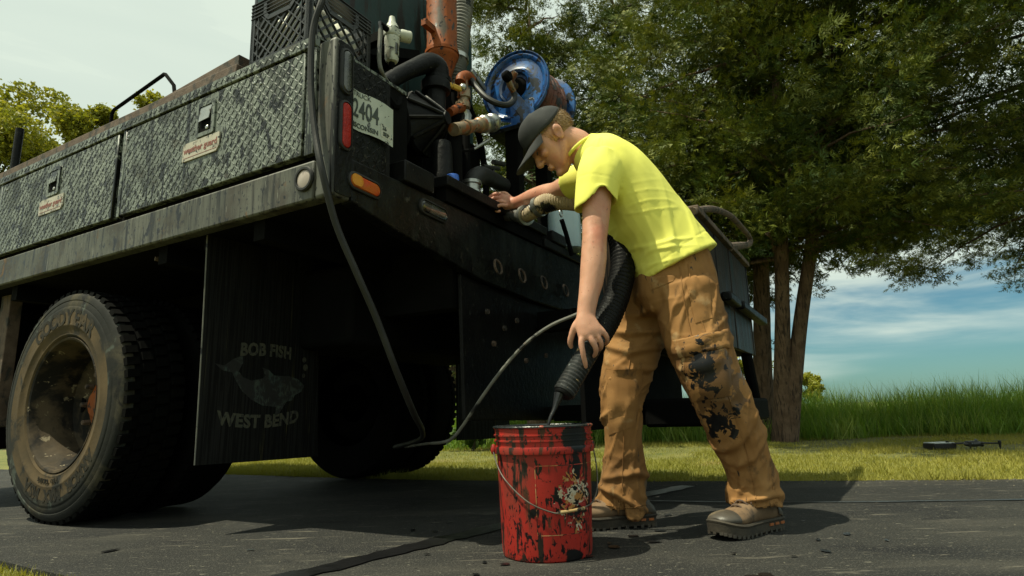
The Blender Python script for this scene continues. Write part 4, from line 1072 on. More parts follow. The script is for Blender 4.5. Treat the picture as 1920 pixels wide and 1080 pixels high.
b = MB(); b.bx(-CRS / 2 + 0.015, CRS / 2 - 0.015, -CRS / 2 + 0.015, CRS / 2 - 0.015, 0.002, 0.01); b.build('crate_floor', MT['crate'], crate, smooth=False)
def jug(name, label, v, u, z, s, m, group=None, rot=0.0, cap='bluecap', rz=0.0):
    e = empty(name, tw(v, u, z), TRZ + rz); tag(e, label, 'jug', group)
    b = MB()
    P = []
    for k_, (w_, h) in enumerate(((0.115, 0.0), (0.14, 0.008), (0.145, 0.03), (0.145, 0.15), (0.135, 0.175), (0.10, 0.205), (0.05, 0.235), (0.036, 0.245), (0.034, 0.265))):
        P.append((w_ * s, h * s))
    n = 24; vs = []
    for w_, h in P:
        for j in range(n):
            a_ = 2 * PI * j / n; p = 2.0 / (4.0 if h < 0.18 * s else 2.6)
            c_, s_ = math.cos(a_), math.sin(a_)
            vs.append((w_ / 2 * math.copysign(abs(c_) ** p, c_), w_ / 2 * math.copysign(abs(s_) ** p, s_), h))
    k_ = len(P)
    fs = [(i * n + j, i * n + (j + 1) % n, (i + 1) * n + (j + 1) % n, (i + 1) * n + j) for i in range(k_ - 1) for j in range(n)] + [tuple(range(n - 1, -1, -1)), tuple((k_ - 1) * n + j for j in range(n))]
    b.add(vs, fs); b.build('bottle', m, e)
    b = MB(); b.lathe([(0.0, 0.284 * s), (0.019 * s, 0.284 * s), (0.021 * s, 0.278 * s), (0.021 * s, 0.262 * s)], 16); b.build('cap', MT[cap], e)
    b = MB(); b.tube([(0.03 * s, 0, 0.24 * s), (0.062 * s, 0, 0.225 * s), (0.075 * s, 0, 0.19 * s), (0.071 * s, 0, 0.15 * s)], 0.011 * s, 8, smooth=4); b.build('handle', m, e)
    return e
jug('plastic_jug', 'yellowed white jug in the crate corner above the tail lamp', CRV + 0.095, CRU + 0.095, CRZ + 0.011, 1.02, MT['jug'], cap='offwhite')
jug('plastic_jug', 'yellowed white jug at the inner end of the milk crate beside the tank', CRV + 0.235, CRU + 0.10, CRZ + 0.011, 0.95, MT['jug'], rz=1.2, cap='offwhite')
jug('plastic_jug', 'yellowed white jug at the sky end of the milk crate', CRV + 0.10, CRU + 0.235, CRZ + 0.011, 0.95, MT['jug'], rz=-0.8, cap='offwhite')
jc = rp(1052, 462, -0.02)
jug('plastic_jug', 'pale blue clear jug strapped to the far end of the tail rail', 1.86, 0.02, 1.336, 1.35, MT['jugblue'], rz=0.5)
b = MB(); b.tube([rp(1053, 412, -0.11), rp(1062, 440, -0.11), rp(1072, 478, -0.10)], 0.014, 6)
b.build('jug_strap', MT['under'], T)
b = MB(); b.tube([rp(1052, 400, -0.11) + Vector((0.018 * math.cos(a_), 0, 0.02 * math.sin(a_))) for a_ in [2 * PI * k / 16 for k in range(17)]], 0.004, 6); b.build('strap_ring', MT['steel'], T)

# ---- hoses
def world_tube(name, pts, r, m, label, cat, n=12, sm=8, ridges=False):
    P = catmull(pts, sm)
    base = Vector(pts[-1])
    R = r if not isinstance(r, (list, tuple)) else [float(q[0]) for q in catmull([(a_, 0, 0) for a_ in r], sm)]
    if ridges:
        R = [(R if isinstance(R, float) else R[i]) * (1.035 if i % 2 else 0.985) for i in range(len(P))]
    b = MB(); b.tube(P, R, n)
    b.v = [tuple(Vector(p) - base) for p in b.v]
    o = b.build(name, m, None, loc=base)
    if label: tag(o, label, cat)
    return o
hang = [tw(*sp(622, -60, 0.02)), tw(*sp(604, 0, -0.02)), tw(*sp(588, 50, -0.03)), tw(*sp(583, 110, -0.03)), tw(*sp(584, 180, -0.03)), tw(*sp(591, 250, -0.03)), tw(*sp(604, 320, -0.03)),
        at(630, 420, 1.93), at(668, 510, 1.97), at(705, 595, 2.02), at(745, 700, 2.08), at(776, 775, 2.22), at(792, 808, 2.6), at(785, 825, 3.0), at(740, 838, 3.4)]
hang = [Vector(p) for p in hang]
world_tube('hanging_hose', hang, 0.0115, MT['rubber'], 'black hose hanging down over the truck corner in front of the tail lamps', 'hose', 10, 8)
thin = [at(1092, 585, 2.12), at(1075, 592, 2.12), at(1030, 612, 2.14), at(985, 645, 2.17), at(940, 695, 2.2), at(900, 750, 2.24), at(870, 795, 2.3), at(848, 822, 2.35), at(826, 830, 2.45), at(800, 832, 2.8), at(760, 838, 3.3)]
world_tube('air_line', thin, 0.0062, MT['greypipe'], 'thin grey air line curving from the wand down under the truck', 'hose', 8, 8)
# main delivery hose: from the tail rail, behind the man, down to the wand in his hand
h_ = [tw(1.14, 0.02, 1.37), at(985, 404, 2.72), at(1010, 388, 2.66), at(1040, 376, 2.60), at(1075, 376, 2.54), at(1115, 385, 2.48), at(1145, 410, 2.40), at(1163, 450, 2.32), at(1168, 500, 2.26), at(1158, 550, 2.20), at(1140, 595, 2.14), at(1118, 632, 2.08)]
MT['hosetan'] = mat('hose_tan', (0.34, 0.25, 0.15), (0.42, 0.33, 0.21), 10, 0.7, bump=0.5, bscale=30, bdist=0.01, layers=((TAR, 12, 0.50, 0.56, (1, 1, 1), 0.3),))
dh = empty('delivery_hose', h_[-1]); tag(dh, 'thick delivery hose looping from the tail rail behind the man to his wand', 'hose')
def dseg(i0, i1, r, m, name, ridges=True):
    P = catmull(h_, 14)[i0 * 14:i1 * 14 + 1]
    R = [(r(k / (len(P) - 1)) if callable(r) else r) * (1.05 if (k % 2 and ridges) else 0.98) for k in range(len(P))]
    b = MB(); b.tube(P, R, 16); b.v = [tuple(Vector(p) - h_[-1]) for p in b.v]
    return b.build(name, m, dh)
dseg(0, 1, lambda t: 0.03, MT['steel'], 'coupling', False)
dseg(1, 5, lambda t: 0.030 + 0.014 * min(1, t * 3), MT['hosetan'], 'pale_sleeve')
dseg(5, 11, lambda t: 0.046, MT['black'], 'black_sleeve')
for k in (1.0, 2.0):
    p0 = Vector(catmull(h_, 14)[int(14 * k)])
    b = MB(); b.lathe([(0.036, -0.012), (0.048, -0.01), (0.048, 0.01), (0.036, 0.012)], 16, Matrix.Translation(p0 - h_[-1]) @ frame_from(Vector(catmull(h_, 14)[int(14 * k) + 1]) - p0).to_4x4()); b.build('clamp', MT['steel'], dh)
# wand
WA, WB = at(1121, 628, 2.075), at(1057, 737, 2.0)
wnd = empty('wand', WB); tag(wnd, 'black ribbed sealer wand held over the red bucket', 'wand')
MT['wand'] = mat('wand_black', (0.012, 0.013, 0.013), (0.028, 0.030, 0.030), 12, 0.5, bump=0.8, bscale=70, spec=0.3, layers=(((0.30, 0.20, 0.08), 34, 0.63, 0.67, (1, 1, 1), 0.6), ((0.20, 0.22, 0.22), 60, 0.66, 0.72, (1, 1, 1), 0.3)))
K = 36
b = MB(); b.tube([WA.lerp(WB, i / K) - WB for i in range(K + 1)], [0.0355 * (1.05 if i % 2 else 0.97) for i in range(K + 1)], 20); b.build('barrel', MT['wand'], wnd)
ad = (WB - WA).normalized()
b = MB(); b.tube([ad * -0.01, ad * 0.004, ad * 0.010], [0.033, 0.031, 0.026], 16); b.build('nozzle', MT['black'], wnd)
dp = [ad * 0.004 + Vector((-0.012, 0, 0)), at(1040, 765, 1.985) - WB, at(1030, 788, 1.97) - WB, at(1026, 815, 1.965) - WB]
b = MB(); b.tube(dp, [0.018, 0.008, 0.0055, 0.005], 10, smooth=4); b.build('sealer_stream', MT['tar'], wnd)

# ---- bucket
BX = Vector((0.081, 1.942, 0))
bk = empty('bucket', BX); tag(bk, 'red plastic pail smeared with black sealer at the feet of the man', 'bucket')
MT['red'] = mat('pail_red', (0.31, 0.015, 0.010), (0.37, 0.021, 0.013), 5, 0.5, bump=0.06, spec=0.35,
    layers=(((0.22, 0.024, 0.014), 7, 0.50, 0.66, (1, 1, 0.4), 0.6), ((0.055, 0.022, 0.010), 16, 0.57, 0.64, (2.0, 2.0, 0.42), 0.55), ((0.02, 0.014, 0.010), 13, 0.555, 0.61, (2.2, 2.2, 0.45), 0.4), (TAR, 24, 0.575, 0.61, (1.6, 1.6, 0.6), 0.3), (TAR, 60, 0.585, 0.62, (1, 1, 0.7), 0.3)),
    spots=((TAR, (0.095, -0.105, 0.165), (0.085, 0.09, 0.09), 30, 2.6), (TAR, (0.10, -0.12, 0.335), (0.12, 0.09, 0.075), 22, 1.1), (TAR, (0.085, -0.10, 0.25), (0.03, 0.06, 0.11), 20, 0.9), (TAR, (0.07, -0.11, 0.012), (0.06, 0.06, 0.035), 26, 1.0)))
pr = [(0.0, 0.004), (0.118, 0.004), (0.127, 0.0), (0.131, 0.004), (0.1335, 0.02), (0.1425, 0.285), (0.143, 0.292), (0.152, 0.292), (0.153, 0.297), (0.153, 0.309), (0.152, 0.312), (0.1455, 0.312), (0.1458, 0.326), (0.1505, 0.327), (0.1505, 0.331), (0.1460, 0.332), (0.1463, 0.342), (0.151, 0.343), (0.151, 0.347), (0.1470, 0.348), (0.148, 0.362), (0.1515, 0.364), (0.1515, 0.370), (0.1445, 0.370), (0.143, 0.36), (0.130, 0.02), (0.0, 0.02)]
b = MB(); b.lathe(pr, 72); b.build('pail', MT['red'], bk)
b = MB(); b.lathe([(0.0, 0.30), (0.1405, 0.30)], 48); b.build('sealer', MT['tar'], bk)
b = MB()
tor = [((0.1485 + 0.0055 * math.cos(q)), 0.3685 + 0.004 * math.sin(q)) for q in [2 * PI * k / 8 for k in range(8)]]
b.lathe(tor, 72, close=True); b.build('rim_coat', mat('rim_tar', (0.012, 0.016, 0.018), (0.03, 0.035, 0.035), 20, 0.25, bump=0.6, bscale=60, layers=(((0.30, 0.06, 0.035), 18, 0.60, 0.64, (1, 1, 1), 0.4), ((0.4, 0.36, 0.28), 40, 0.70, 0.73, (1, 1, 1), 0.4))), bk)
def pail_pt(a_, z, d=0.0):
    r = 0.1335 + (0.1425 - 0.1335) * (z - 0.02) / 0.265 + d
    return (r * math.cos(a_), r * math.sin(a_), z)
# angle on the pail: -pi/2 looks at the camera
PA = -PI / 2 - 0.08
hand = []
eL = Vector((0.158 * math.cos(PA - 1.28), 0.158 * math.sin(PA - 1.28), 0.305)); eR = Vector((0.158 * math.cos(PA + 1.86), 0.158 * math.sin(PA + 1.86), 0.305))
hp = [eL, Vector(pail_pt(PA - 1.05, 0.255, 0.012)), Vector(pail_pt(PA - 0.75, 0.215, 0.012)), Vector(pail_pt(PA - 0.30, 0.165, 0.012)), Vector(pail_pt(PA + 0.12, 0.138, 0.013)), Vector(pail_pt(PA + 0.35, 0.135, 0.015)), Vector(pail_pt(PA + 0.85, 0.143, 0.016)), Vector(pail_pt(PA + 1.15, 0.155, 0.016)), Vector(pail_pt(PA + 1.45, 0.19, 0.018)), Vector(pail_pt(PA + 1.7, 0.25, 0.018)), eR]
b = MB(); b.tube(hp, 0.0021, 8, smooth=6); hd = b.build('bail_handle', mat('wire_dark', (0.07, 0.06, 0.05), (0.13, 0.11, 0.09), 30, 0.5, metal=0.3), bk)
b = MB(); b.tube([Vector(pail_pt(PA + q, 0.136 + 0.008 * max(0, q - 0.3), 0.0155)) for q in (0.26, 0.40, 0.55, 0.70, 0.82)], [0.005, 0.0042, 0.0042, 0.0042, 0.005], 10, smooth=3); b.build('bail_grip', mat('grip_tan', (0.36, 0.23, 0.09), (0.42, 0.3, 0.14), 20, 0.5, layers=((TAR, 40, 0.56, 0.62, (1, 1, 1), 0.3),)), hd)
for e_ in (eL, eR):
    b = MB(); b.ell(e_ * 0.985 + Vector((0, 0, 0.004)), (0.009, 0.009, 0.016), n=10, k=6); b.build('bail_ear', MT['red'], bk)
# torn label and its printed frame
def patch(a0, a1, z0, z1, d, n=16, k=10):
    vs = [pail_pt(PA + a0 + (a1 - a0) * i / n, z0 + (z1 - z0) * j / k, d) for j in range(k + 1) for i in range(n + 1)]
    return vs, [(j * (n + 1) + i, j * (n + 1) + i + 1, (j + 1) * (n + 1) + i + 1, (j + 1) * (n + 1) + i) for j in range(k) for i in range(n)]
MT['labelframe'] = mat('label_frame', (0.38, 0.15, 0.04), (0.42, 0.26, 0.12), 20, 0.6, layers=((TAR, 18, 0.52, 0.57, (1, 1, 1), 0.3), ((0.4, 0.03, 0.02), 22, 0.5, 0.56, (1, 1, 1), 0.4)))
b = MB()
for a0, a1, z0, z1 in ((-0.16, 1.5, 0.2595, 0.2615), (-0.16, 1.5, 0.0725, 0.0745), (-0.16, -0.146, 0.0725, 0.2615)): b.add(*patch(a0, a1, z0, z1, 0.0006))
b.build('label_frame', MT['labelframe'], bk)
lm = mat('torn_label', (0.40, 0.32, 0.2), (0.5, 0.46, 0.38), 30, 0.7, layers=(((0.34, 0.15, 0.035), 22, 0.48, 0.54, (1, 1, 1)), (TAR, 20, 0.52, 0.55, (1, 1, 1), 0.3), ((0.30, 0.02, 0.015), 30, 0.53, 0.57, (1, 1, 1))))
def torn(mb, cx, cz, w_, h_, k):
    # ragged scraps of paper left on the pail
    for _ in range(k):
        r1, r2 = random.gauss(0, 0.45), random.gauss(0, 0.42)
        a_, z = cx + w_ * r1, cz + h_ * r2
        if abs(r1) + abs(r2) > 1.0: continue
        n = random.randint(5, 8); s_ = random.uniform(0.0025, 0.008); an = random.choice((0.8, -0.8)) + random.uniform(-0.3, 0.3)
        pts = []
        for q in range(n):
            t = 2 * PI * q / n; r = s_ * random.uniform(0.5, 1.2)
            x, y = r * 1.7 * math.cos(t), r * 0.7 * math.sin(t)
            X, Y = x * math.cos(an) - y * math.sin(an), x * math.sin(an) + y * math.cos(an)
            pts.append(pail_pt(PA + a_ + X / 0.14, z + Y, 0.0007 + 0.0004 * random.random()))
        mb.add(pts, [tuple(range(n))])
b = MB(); torn(b, 0.68, 0.165, 0.62, 0.105, 260); q = b.build('torn_label', lm, bk, smooth=False); q['kind'] = 'stuff'

# ------------------------------------------------------------------ the man
def vnoise(p, seed=0):
    """value noise, p (n,3) -> 0..1"""
    i = np.floor(p).astype(np.int64); f = p - i
    f = f * f * (3 - 2 * f)
    def h(a, b, c):
        x = (a * 374761393 + b * 668265263 + c * 2147483647 + seed * 974711) & 0xFFFFFFFF
        x = ((x ^ (x >> 13)) * 1274126177) & 0xFFFFFFFF
        return ((x ^ (x >> 16)) & 0xFFFF) / 65535.0
    r = 0
    for dx_ in (0, 1):
        for dy_ in (0, 1):
            for dz_ in (0, 1):
                wt = (f[:, 0] if dx_ else 1 - f[:, 0]) * (f[:, 1] if dy_ else 1 - f[:, 1]) * (f[:, 2] if dz_ else 1 - f[:, 2])
                r = r + wt * h(i[:, 0] + dx_, i[:, 1] + dy_, i[:, 2] + dz_)
    return r
def crease(p, seed=0):
    n = vnoise(p, seed)
    return 1 - np.abs(2 * n - 1) ** 0.8          # ridges with sharp crests

def ridge(p, seed=0, w_=0.075):
    return np.exp(-((vnoise(p, seed) - 0.5) / w_) ** 2)      # thin long crests

def eloft(mb, pts, r1, r2, lat=(0, 1, 0), n=28, sm=6, sup=2.0):
    """closed tube of elliptic rings; r1 radius across, r2 along lat"""
    P = catmull([tuple(p) for p in pts], sm)
    R1 = [q[0] for q in catmull([(a_, 0, 0) for a_ in r1], sm)]; R2 = [q[0] for q in catmull([(a_, 0, 0) for a_ in r2], sm)]
    lat = Vector(lat); k = len(P); vs = []
    for i in range(k):
        t = Vector(P[min(i + 1, k - 1)] - P[max(i - 1, 0)])
        if t.length < 1e-7: t = Vector((0, 0, 1))
        t.normalize()
        e2 = (lat - t * lat.dot(t)).normalized(); e1 = e2.cross(t)
        for j in range(n):
            a_ = 2 * PI * j / n; c_, s_ = math.cos(a_), math.sin(a_)
            c_ = math.copysign(abs(c_) ** (2 / sup), c_); s_ = math.copysign(abs(s_) ** (2 / sup), s_)
            vs.append(Vector(P[i]) + e1 * (c_ * R1[i]) + e2 * (s_ * R2[i]))
    fs = [(i * n + j, i * n + (j + 1) % n, (i + 1) * n + (j + 1) % n, (i + 1) * n + j) for i in range(k - 1) for j in range(n)]
    vs.append(Vector(P[0])); vs.append(Vector(P[-1])); c0_, c1_ = len(vs) - 2, len(vs) - 1
    fs += [(c0_, (j + 1) % n, j) for j in range(n)] + [(c1_, (k - 1) * n + j, (k - 1) * n + (j + 1) % n) for j in range(n)]
    mb.add(vs, fs)

def remesh(mb, voxel, smooth=4, factor=0.5):
    me = mb.mesh('tmp'); o = bpy.data.objects.new('tmp', me); col.objects.link(o)
    r = o.modifiers.new('r', 'REMESH'); r.mode = 'VOXEL'; r.voxel_size = voxel; r.adaptivity = 0
    if smooth:
        s = o.modifiers.new('s', 'SMOOTH'); s.factor = factor; s.iterations = smooth
    dg = bpy.context.evaluated_depsgraph_get()
    out = bpy.data.meshes.new_from_object(o.evaluated_get(dg))
    bpy.data.objects.remove(o); bpy.data.meshes.remove(me)
    return out
def coords(me):
    a_ = np.empty(len(me.vertices) * 3, np.float32); me.vertices.foreach_get('co', a_); return a_.reshape(-1, 3).astype(float)
def normals(me):
    a_ = np.empty(len(me.vertices) * 3, np.float32); me.vertices.foreach_get('normal', a_); return a_.reshape(-1, 3).astype(float)
def setco(me, V):
    me.vertices.foreach_set('co', V.astype(np.float32).ravel()); me.update()
def chain_coord(V, pts):
    """nearest point of a polyline: arc length, distance, radial direction"""
    P = np.array([tuple(p) for p in pts]); best = np.full(len(V), 1e9); s_out = np.zeros(len(V)); rad = np.zeros_like(V); acc = 0
    for a_, b in zip(P[:-1], P[1:]):
        d = b - a_; l_ = np.linalg.norm(d); t = np.clip(((V - a_) @ d) / l_ ** 2, 0, 1)
        q = a_ + t[:, None] * d; r = V - q; dist = np.linalg.norm(r, axis=1); m = dist < best
        best[m] = dist[m]; s_out[m] = (acc + t * l_)[m]; rad[m] = r[m]; acc += l_
    return s_out, best, rad / (np.linalg.norm(rad, axis=1, keepdims=True) + 1e-9)

MAN = Vector((0.62, 2.2, 0))
man = empty('person', MAN)
tag(man, 'man in neon yellow t-shirt and tan work trousers bending over to fill the red pail', 'person')
def finish(me, name, m, parent=None, smooth=True):
    V = coords(me); setco(me, V - np.array(MAN))
    me.materials.clear(); me.materials.append(m)
    me.polygons.foreach_set('use_smooth', [True] * len(me.polygons)); me.update()
    o = bpy.data.objects.new(name, me); col.objects.link(o); o.parent = parent or man
    return o
def mbuild(b, name, m, parent=None, **k):
    b.v = [tuple(Vector(p) - MAN) for p in b.v]
    return b.build(name, m, parent or man, **k)

MT['skin'] = mat('skin', (0.50, 0.25, 0.165), (0.56, 0.29, 0.195), 10, 0.5, bump=0.35, bscale=240, bdist=0.002, sss=0.10, spec=0.4, layers=(((0.46, 0.18, 0.115), 6, 0.48, 0.66, (1, 1, 1)), ((0.33, 0.15, 0.09), 90, 0.64, 0.72, (1, 1, 1)), ((0.20, 0.10, 0.065), 30, 0.67, 0.72, (1, 1, 1))))
MT['shirt'] = mat('shirt_yellow', (0.80, 0.77, 0.15), (0.84, 0.81, 0.18), 4, 0.85, bump=0.25, bscale=420, bdist=0.001, spec=0.25)
k1, k2 = at(1322, 690, 2.03) - MAN, at(1352, 800, 2.05) - MAN
MT['duck'] = mat('duck_canvas', (0.235, 0.112, 0.036), (0.30, 0.155, 0.055), 5, 0.85, bump=0.3, bscale=330, bdist=0.001, spec=0.25,
    layers=(((0.13, 0.062, 0.022), 3.0, 0.47, 0.68, (1, 1, 1)), ((0.08, 0.045, 0.02), 16, 0.58, 0.72, (1, 1, 0.6)), ((0.34, 0.215, 0.10), 11, 0.58, 0.72, (1, 1, 1)), ((0.02, 0.016, 0.012), 38, 0.655, 0.69, (1, 1, 0.5), 0.5)),
    spots=(((0.12, 0.062, 0.025), (k1.x + 0.03, k1.y, k1.z - 0.06), (0.16, 0.2, 0.22), 16, 2.2), (TAR, (k1.x, k1.y, k1.z), (0.085, 0.10, 0.13), 32, 3.2), (TAR, (k2.x, k2.y, k2.z), (0.10, 0.11, 0.085), 34, 3.6)))
MT['cap'] = mat('cap_cloth', (0.028, 0.030, 0.032), (0.045, 0.046, 0.047), 9, 0.85, bump=0.3, bscale=260, bdist=0.001, layers=(((0.10, 0.095, 0.085), 30, 0.68, 0.74, (1, 1, 1)),), spec=0.25)
MT['hair'] = mat('hair_blond', (0.20, 0.12, 0.05), (0.32, 0.20, 0.09), 60, 0.6, bump=0.8, bscale=260, bstretch=(1, 1, 1), bdist=0.002)
MT['boot'] = mat('boot_brown', (0.13, 0.076, 0.038), (0.19, 0.12, 0.066), 14, 0.7, bump=0.25, bscale=120, bdist=0.002, layers=(((0.06, 0.04, 0.025), 12, 0.56, 0.68, (1, 1, 1)),))
MT['bootdark'] = mat('boot_toe', (0.040, 0.034, 0.027), (0.065, 0.054, 0.042), 16, 0.5, bump=0.2, bscale=120, bdist=0.002, layers=(((0.13, 0.10, 0.065), 12, 0.54, 0.68, (1, 1, 1)),))
MT['sole'] = mat('boot_sole', (0.022, 0.018, 0.013), (0.055, 0.043, 0.029), 14, 0.8, bump=0.3, bscale=90)
MT['lace'] = mat('boot_lace', (0.07, 0.04, 0.025), (0.11, 0.07, 0.045), 40, 0.8, bump=0)
MT['bootorange'] = mat('sole_orange', (0.34, 0.10, 0.02), (0.28, 0.09, 0.03), 30, 0.6, bump=0)

# --- skeleton (real positions: each joint at its own depth)
CY = 2.27
tors = [(at(1266, 545, CY), .135, .165), (at(1263, 495, CY), .128, .155), (at(1236, 447, CY), .118, .158), (at(1192, 383, CY), .122, .178), (at(1155, 332, CY), .108, .185), (at(1122, 300, CY), .082, .165), (at(1098, 283, CY), .058, .075)]
F = Vector((-0.70, 0.06, -0.71)).normalized()
LATH = Vector((0.0, -1.0, 0.0)); LATH = (LATH - F * LATH.dot(F)).normalized()
UPH = F.cross(LATH).normalized()
ear = at(1045, 248, 2.195)
HO = Vector((ear.x, CY, ear.z))
HM = Matrix((F, LATH, UPH)).transposed()
def hd_(x, y, z): return HO + HM @ Vector((x, y, z))
armN = [(at(1128, 312, 2.11), .062, .058), (at(1121, 350, 2.095), .058, .056), (at(1118, 395, 2.08), .0535, .052), (at(1116, 430, 2.07), .049, .048), (at(1114, 456, 2.055), .0455, .045), (at(1113, 490, 2.045), .0475, .046), (at(1109, 525, 2.035), .0435, .041), (at(1103, 560, 2.02), .036, .032), (at(1099, 588, 2.01), .0315, .024), (at(1100, 604, 2.0), .037, .021), (at(1106, 622, 1.992), .043, .019), (at(1111, 634, 1.99), .041, .015)]
armN = [(p_, r_ * (0.93 if i_ < 8 else 1.0), q_ * (0.93 if i_ < 8 else 1.0)) for i_, (p_, r_, q_) in enumerate(armN)]
armF = [(at(1125, 325, 2.40), .062, .06), (at(1090, 343, 2.46), .058, .056), (at(1062, 351, 2.53), .05, .05), (at(1042, 360, 2.60), .045, .045), (at(1022, 364, 2.66), .045, .044), (at(998, 370, 2.72), .039, .037), (at(968, 380, 2.785), .0285, .026), (at(952, 380, 2.805), .036, .028), (at(938, 376, 2.825), .037, .03)]
legN = [(at(1283, 540, 2.17), .115, .105), (at(1300, 600, 2.15), .124, .105), (at(1313, 650, 2.135), .119, .100), (at(1336, 712, 2.12), .105, .096), (at(1362, 770, 2.13), .098, .092), (at(1387, 828, 2.15), .089, .086), (at(1402, 870, 2.165), .082, .082), (at(1411, 902, 2.175), .085, .085), (at(1415, 930, 2.18), .091, .09), (at(1416, 947, 2.18), .093, .092)]
legF = [(at(1228, 545, 2.37), .115, .105), (at(1207, 600, 2.36), .112, .105), (at(1189, 650, 2.35), .108, .10), (at(1172, 705, 2.335), .097, .094), (at(1164, 760, 2.325), .080, .085), (at(1168, 820, 2.33), .070, .078), (at(1170, 870, 2.34), .080, .08), (at(1167, 915, 2.34), .090, .085), (at(1165, 945, 2.34), .096, .088), (at(1165, 966, 2.34), .098, .09)]

def chain(b, ch, k=1.0, sub=0.0, lat=(0, 1, 0), **kw):
    eloft(b, [c[0] for c in ch], [c[1] * k - sub for c in ch], [c[2] * k - sub for c in ch], lat, **kw)
b = MB()
chain(b, tors, 0.86)
chain(b, armN); 
armN2 = armN
chain(b, armF)
chain(b, legN[:5], 0.66); chain(b, legF[:5], 0.66)
# neck and head
eloft(b, [at(1108, 292, CY), at(1090, 282, CY), hd_(-0.045, 0, -0.075), hd_(-0.025, 0, -0.03), hd_(-0.01, 0, 0.02)], [.07, .062, .058, .06, .05], [.075, .064, .058, .058, .05])
b.ell(hd_(-0.004, 0, 0.045), (0.099, 0.077, 0.085), HM, 28, 18)
eloft(b, [hd_(0.042, 0, 0.075), hd_(0.046, 0, 0.04), hd_(0.048, 0, 0.0), hd_(0.050, 0, -0.035), hd_(0.052, 0, -0.070), hd_(0.066, 0, -0.102), hd_(0.070, 0, -0.117)], [.052, .055, .050, .046, .042, .028, .012], [.062, .068, .067, .061, .050, .030, .012], LATH)
eloft(b, [hd_(0.0, 0, -0.03), hd_(0.03, 0, -0.06), hd_(0.06, 0, -0.088), hd_(0.075, 0, -0.10)], [.035, .032, .026, .018], [.062, .058, .044, .028], LATH)      # jaw
eloft(b, [hd_(0.092, 0, 0.028), hd_(0.106, 0, 0.006), hd_(0.116, 0, -0.014), hd_(0.119, 0, -0.022), hd_(0.106, 0, -0.030)], [.008, .010, .012, .012, .008], [.008, .010, .013, .016, .013], LATH, n=16)
for s in (-1, 1):
    b.ell(hd_(0.092, 0.030 * s, 0.034), (0.011, 0.027, 0.0085), HM, 14, 8)                 # brow
    b.ell(hd_(0.076, 0.040 * s, -0.012), (0.022, 0.020, 0.018), HM, 14, 8)                 # cheekbone
    b.ell(hd_(0.108, 0.011 * s, -0.024), (0.009, 0.008, 0.008), HM, 10, 6)                 # nostril wing
    er = HM @ Matrix.Rotation(math.radians(-14), 3, 'Y')
    b.ell(hd_(-0.008, 0.076 * s, 0.000), (0.019, 0.008, 0.033), er, 16, 10)                # ear
    b.ell(hd_(-0.012, 0.082 * s, 0.008), (0.018, 0.006, 0.024), er, 16, 10)
b.ell(hd_(0.0995, 0, -0.055), (0.0095, 0.023, 0.0055), HM, 14, 8)
b.ell(hd_(0.0975, 0, -0.0665), (0.0095, 0.020, 0.006), HM, 14, 8)
b.ell(hd_(0.084, 0, -0.100), (0.020, 0.024, 0.016), HM, 14, 8)
# fingers of the hand on the wand
def finger(pts, r):
    r = [q_ * 0.92 for q_ in r]
    eloft(b, pts, r, r, (0.3, 1, 0.2), n=12, sm=4)
finger([at(1094, 624, 1.995), at(1090, 640, 1.985), at(1093, 662, 1.984), at(1097, 679, 1.992), at(1099, 690, 2.002)], [.011, .0118, .0102, .0092, .007])
finger([at(1107, 620, 1.993), at(1108, 635, 1.982), at(1116, 650, 1.984), at(1117, 662, 2.0), at(1113, 669, 2.02)], [.011, .012, .0104, .0095, .0075])
finger([at(1116, 617, 1.995), at(1120, 629, 1.986), at(1127, 643, 1.99), at(1126, 653, 2.01), at(1121, 656, 2.03)], [.011, .0114, .0098, .009, .007])
finger([at(1123, 612, 2.0), at(1130, 621, 1.993), at(1138, 633, 2.0), at(1138, 642, 2.02), at(1134, 645, 2.035)], [.010, .0102, .009, .008, .0065])
finger([at(1090, 597, 2.01), at(1080, 610, 2.008), at(1072, 628, 2.015), at(1069, 643, 2.027), at(1072, 653, 2.038)], [.013, .0145, .012, .0105, .0075])
# resting fist
finger([at(948, 370, 2.815), at(931, 364, 2.83), at(918, 371, 2.835), at(917, 381, 2.825), at(927, 384, 2.815)], [.012, .0125, .011, .010, .008])
finger([at(948, 376, 2.80), at(930, 371, 2.805), at(917, 379, 2.81), at(918, 388, 2.805), at(928, 390, 2.80)], [.012, .012, .0105, .0095, .008])
finger([at(950, 381, 2.785), at(934, 378, 2.785), at(921, 385, 2.785), at(923, 393, 2.785), at(932, 394, 2.785)], [.011, .0115, .010, .009, .008])
finger([at(952, 386, 2.77), at(938, 385, 2.765), at(928, 391, 2.765), at(932, 396, 2.77), at(939, 396, 2.77)], [.010, .0105, .009, .0085, .007])
finger([at(958, 372, 2.83), at(946, 363, 2.85), at(933, 366, 2.86), at(925, 374, 2.86)], [.013, .013, .011, .008])
me = remesh(b, 0.0039, 2, 0.45)
V = coords(me); NN = normals(me)
def gauss(c, r): 
    d = V - np.array(tuple(c)); return np.exp(-(d * d).sum(1) / (2 * r * r))
Vn = V.copy()
for s in (-1, 1):
    Vn += -np.array(tuple(F)) * (0.010 * gauss(hd_(0.10, 0.032 * s, 0.016), 0.010))[:, None]      # eye sockets
    Vn += np.array(tuple(F)) * (0.004 * gauss(hd_(0.093, 0.032 * s, 0.013), 0.006))[:, None]       # closed lids
    Vn += -np.array(tuple(LATH)) * s * (0.007 * gauss(hd_(-0.004, 0.086 * s, -0.001), 0.0085))[:, None]   # ear bowl
    Vn += -np.array(tuple(LATH)) * s * (0.004 * gauss(hd_(0.055, 0.055 * s, -0.045), 0.018))[:, None]
Vn += -np.array(tuple(F)) * (0.0035 * gauss(hd_(0.106, 0.0, -0.0605), 0.004))[:, None]
